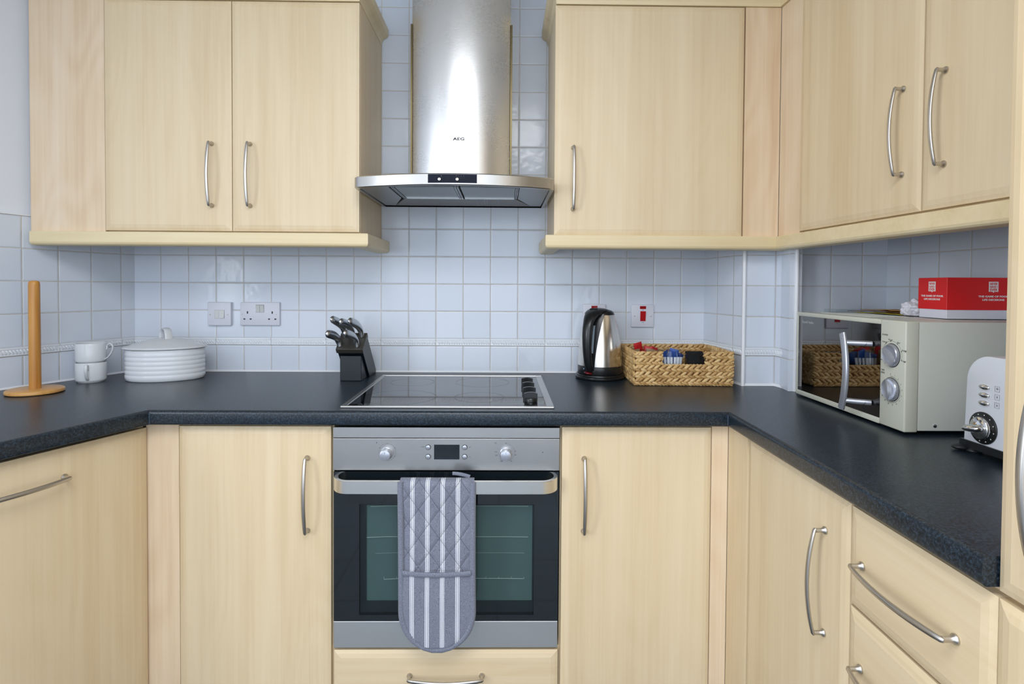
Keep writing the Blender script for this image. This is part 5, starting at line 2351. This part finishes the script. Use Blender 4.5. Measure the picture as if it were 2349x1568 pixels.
def box_print(M, s):
    bm = B()
    # white badge with red words, small pointer below
    vs = [bm.verts.new(M @ Vector(p)) for p in ((-0.0085 * s, 0.0075, 0.00015), (0.0085 * s, 0.0075, 0.00015), (0.0085 * s, -0.0105, 0.00015), (0.0018 * s, -0.0105, 0.00015), (0, -0.0125, 0.00015), (-0.0018 * s, -0.0105, 0.00015), (-0.0085 * s, -0.0105, 0.00015))]
    vs = vs[::-1]
    bm.faces.new(vs)
    for line, yy in (('NEVER', 0.0035), ('HAVE I', -0.0020), ('EVER', -0.0072)):
        text_into(bm, line, 0.0056 if line != 'EVER' else 0.0062, M @ Matrix.Translation((0, yy, 0.0003)), 0.00005, mi=1, sx=(0.80 if line != 'EVER' else 0.95) * s, bold=0.00012)
    text_into(bm, 'THE GAME OF POOR', 0.0045, M @ Matrix.Translation((0, -0.0192, 0.0002)), 0.00008, sx=1.25 * s, bold=0.00014)
    text_into(bm, 'LIFE DECISIONS', 0.0045, M @ Matrix.Translation((0, -0.0252, 0.0002)), 0.00008, sx=1.25 * s, bold=0.00014)
    return bm


link('lettering', box_print(front_M(0.1080, -0.0002, 0.0790) @ Matrix.Scale(1.32, 4), 1.0), [whiteink, redcard], lidb)
Ms = Matrix.Translation((-0.0002, SG * 0.50, 0.0790)) @ Matrix.Rotation(radians(-90), 4, 'Z') @ Matrix.Rotation(radians(90), 4, 'X')
link('lettering', box_print(Ms @ Matrix.Scale(1.32, 4), 1.05), [whiteink, redcard], lidb)
# crumpled paper
bm = B()
bmesh.ops.create_icosphere(bm, subdivisions=4, radius=0.026)
for v in bm.verts:
    n_ = noise.noise(v.co * 70) * 0.55 + noise.noise(v.co * 160) * 0.25
    v.co *= 1 + n_ * 0.62
    v.co.x *= 1.1
    v.co.z *= 0.92
    v.co.z = max(v.co.z, -0.0185)
cr_ = link('crumpled_paper', bm, paper, None, False)
cr_.location = (1.0960, -0.6340, MTOP + 0.0200)
tag(cr_, 'crumpled ball of white paper beside the game box', 'paper')
# papers lying flat: two leaflets


def leaflet(name, x, y, w, d_, rz, mat, label, dz, curl=0.004):
    bm = B()
    n1, n2 = 14, 6
    V = []
    for j in range(n2 + 1):
        V.append([bm.verts.new((-w / 2 + w * i / n1, -d_ / 2 + d_ * j / n2, curl * sin(pi * i / n1) + 0.0006 * sin(i * 1.7 + j))) for i in range(n1 + 1)])
    for j in range(n2):
        for i in range(n1):
            bm.faces.new((V[j][i], V[j][i + 1], V[j + 1][i + 1], V[j + 1][i]))
    g = bmesh.ops.extrude_face_region(bm, geom=list(bm.faces))
    bmesh.ops.translate(bm, verts=[e for e in g['geom'] if isinstance(e, bmesh.types.BMVert)], vec=(0, 0, 0.0010))
    o = link(name, bm, mat, None, True)
    o.location = (x, y, MTOP + dz)
    o.rotation_euler = (0, 0, rz)
    return tag(o, label, 'leaflet')


leaflet('leaflet', 1.1000, -0.5350, 0.150, 0.085, radians(-74), yellowp, 'yellow leaflet under the brown one on the microwave', 0.0013, 0.002)
leaflet('leaflet', 1.0950, -0.5250, 0.170, 0.080, radians(-70), brownp, 'brown folded leaflet lying on the microwave beside the box', 0.0048, 0.0035)
leaflet('leaflet', 1.1100, -0.5300, 0.140, 0.070, radians(-78), kraft, 'tan leaflet lying topmost of the papers on the microwave', 0.0098, 0.002)
# clear plastic tray strip at the back left of the microwave top
bm = B()
box(bm, -0.085, 0.085, -0.028, 0.028, 0.0, 0.0015)
for (a, b_, y0_, y1_) in ((-0.085, 0.085, -0.028, -0.0268), (-0.085, 0.085, 0.0268, 0.028), (-0.085, -0.0838, -0.0268, 0.0268), (0.0838, 0.085, -0.0268, 0.0268)):
    box(bm, a, b_, y0_, y1_, 0.0015, 0.0090)
o = link('plastic_tray', bm, clear_glass)
o.location = (1.0650, -0.4470, MTOP + 0.0010)
o.rotation_euler = (0, 0, radians(4))
tag(o, 'shallow clear plastic tray at the back of the microwave top', 'tray')

# ------------------------------------------------------------------ toaster
TX = 0.9480
c = root('toaster', (TX, -1.0600, WT), -pi / 2, 'white rounded toaster with chrome buttons partly hidden by the tall cabinet', 'toaster')
# local x: -tw2 (far from camera) .. +tw2 ; front faces -y (world -X)
tw2 = 0.0860
TH, TZ0 = 0.1960, 0.0230


def toaster_section(y, grow=0.0):
    pts = []
    r = 0.052
    hw2 = tw2 + grow
    pts.append((-hw2, TZ0))
    for i in range(11):
        a = pi / 2 * i / 10
        pts.append((-hw2 + 0.004 + r - r * cos(a), TH - r + r * sin(a)))
    for i in range(11):
        a = pi / 2 * (1 - i / 10)
        pts.append((hw2 - 0.004 - r + r * cos(a), TH - r + r * sin(a)))
    pts.append((hw2, TZ0))
    return pts


bm = B()
ys = [0.0, 0.0015, 0.004, 0.26, 0.2645]
gr = [-0.003, -0.0008, 0.0, 0.0, -0.004]
rr3 = []
for y, g_ in zip(ys, gr):
    sec = toaster_section(y, g_)
    cz_ = 0.11
    rr3.append([bm.verts.new((x, y, z + (g_ if z > 0.1 else 0))) for x, z in sec])
for a_, b_ in zip(rr3, rr3[1:]):
    n = len(a_)
    for i in range(n):
        j = (i + 1) % n
        bm.faces.new((a_[i], a_[j], b_[j], b_[i]))
bm.faces.new(rr3[0])
bm.faces.new(list(reversed(rr3[-1])))
link('body', bm, tw, c, True, None, 35)
bm = B()
prism(bm, [(-tw2 - 0.005, 0.0095), (tw2 + 0.005, 0.0095), (tw2 + 0.003, TZ0 + 0.0005), (-tw2 - 0.003, TZ0 + 0.0005)], 'Y', -0.004, 0.268)
link('base', bm, black_p, c)
for (x, y) in ((-tw2 + 0.012, 0.012), (tw2 - 0.012, 0.012), (-tw2 + 0.012, 0.25), (tw2 - 0.012, 0.25)):
    bm = B()
    lathe(bm, [(0.0130, 0.0), (0.0150, 0.002), (0.0110, 0.010)], (0, 0, 0), 16)
    if x < 0 and y < 0.1:
        ellipsoid(bm, (-0.012, -0.014, 0.0065), 0.014, 0.020, 0.0060, None, 12, 8)
    o = link('foot', bm, rubber, c, True, None, 50)
    o.location = (x, y, 0)
bx_ = -0.0385
for k, z_ in enumerate((0.1365, 0.1210, 0.1055)):
    bm = B()
    ellipsoid(bm, (0, 0, 0), 0.0125, 0.0040, 0.0052, None, 20, 10)
    o = link('push_button', bm, chrome, c, True)
    o.location = (bx_, -0.001, z_ - 0.0010)
bm = B()
Mr = Matrix.Rotation(radians(90), 3, 'X')
for z_ in (0.1365, 0.1210, 0.1055):
    x0m = -0.0110
    for (a, b_, cc, dd) in ((-0.005, 0.005, 0.0048, 0.0052), (-0.005, 0.005, -0.0052, -0.0048), (-0.005, -0.0046, -0.005, 0.005), (0.0046, 0.005, -0.005, 0.005)):
        box(bm, x0m + a, x0m + b_, -0.0003, 0.0002, z_ + cc, z_ + dd)
text_into(bm, '*', 0.012, front_M(-0.0110, -0.0002, 0.1345))
text_into(bm, 'x', 0.008, front_M(-0.0110, -0.0002, 0.1060))
text_into(bm, 'II', 0.006, front_M(-0.0110, -0.0002, 0.1210))
link('printed_symbols', bm, greyink, c)
kc = (-0.0390, 0.0560)
bm = B()
lathe(bm, [(0.0310, 0.0), (0.0310, 0.0022), (0.0300, 0.0030)], (0, 0, 0), 48, Mr)
dial = link('dial_ring', bm, black_p, c, True, None, 40)
dial.location = (kc[0], 0.0, kc[1])
bm = B()
for i in range(9):
    a = radians(-50 + i * 30)
    lathe(bm, [(0.0011, 0.0031), (0.0011, 0.0034)], (0.0262 * sin(a), 0, 0.0262 * cos(a)), 8, Mr)
link('dial_marks', bm, whiteink, dial)
bm = B()
lathe(bm, [(0.0215, 0.0030), (0.0215, 0.0090), (0.0200, 0.0110), (0.004, 0.0120)], (0, 0, 0), 40, Mr)
# protruding blade grip
ellipsoid(bm, (-0.002, -0.0190, -0.001), 0.0075, 0.0150, 0.0215, Matrix.Rotation(radians(-100), 3, 'Y'), 20, 12)
link('dial_knob', bm, chrome, dial, True, None, 50)
bm = B()
box(bm, 0.028, 0.044, -0.020, 0.001, 0.118, 0.124, 0.002)
link('lever', bm, chrome, c)
bm = B()
for x in (-0.028, 0.018):
    box(bm, x, x + 0.014, 0.05, 0.22, TH - 0.002, TH + 0.0004)
link('bread_slots', bm, black_mat, c)
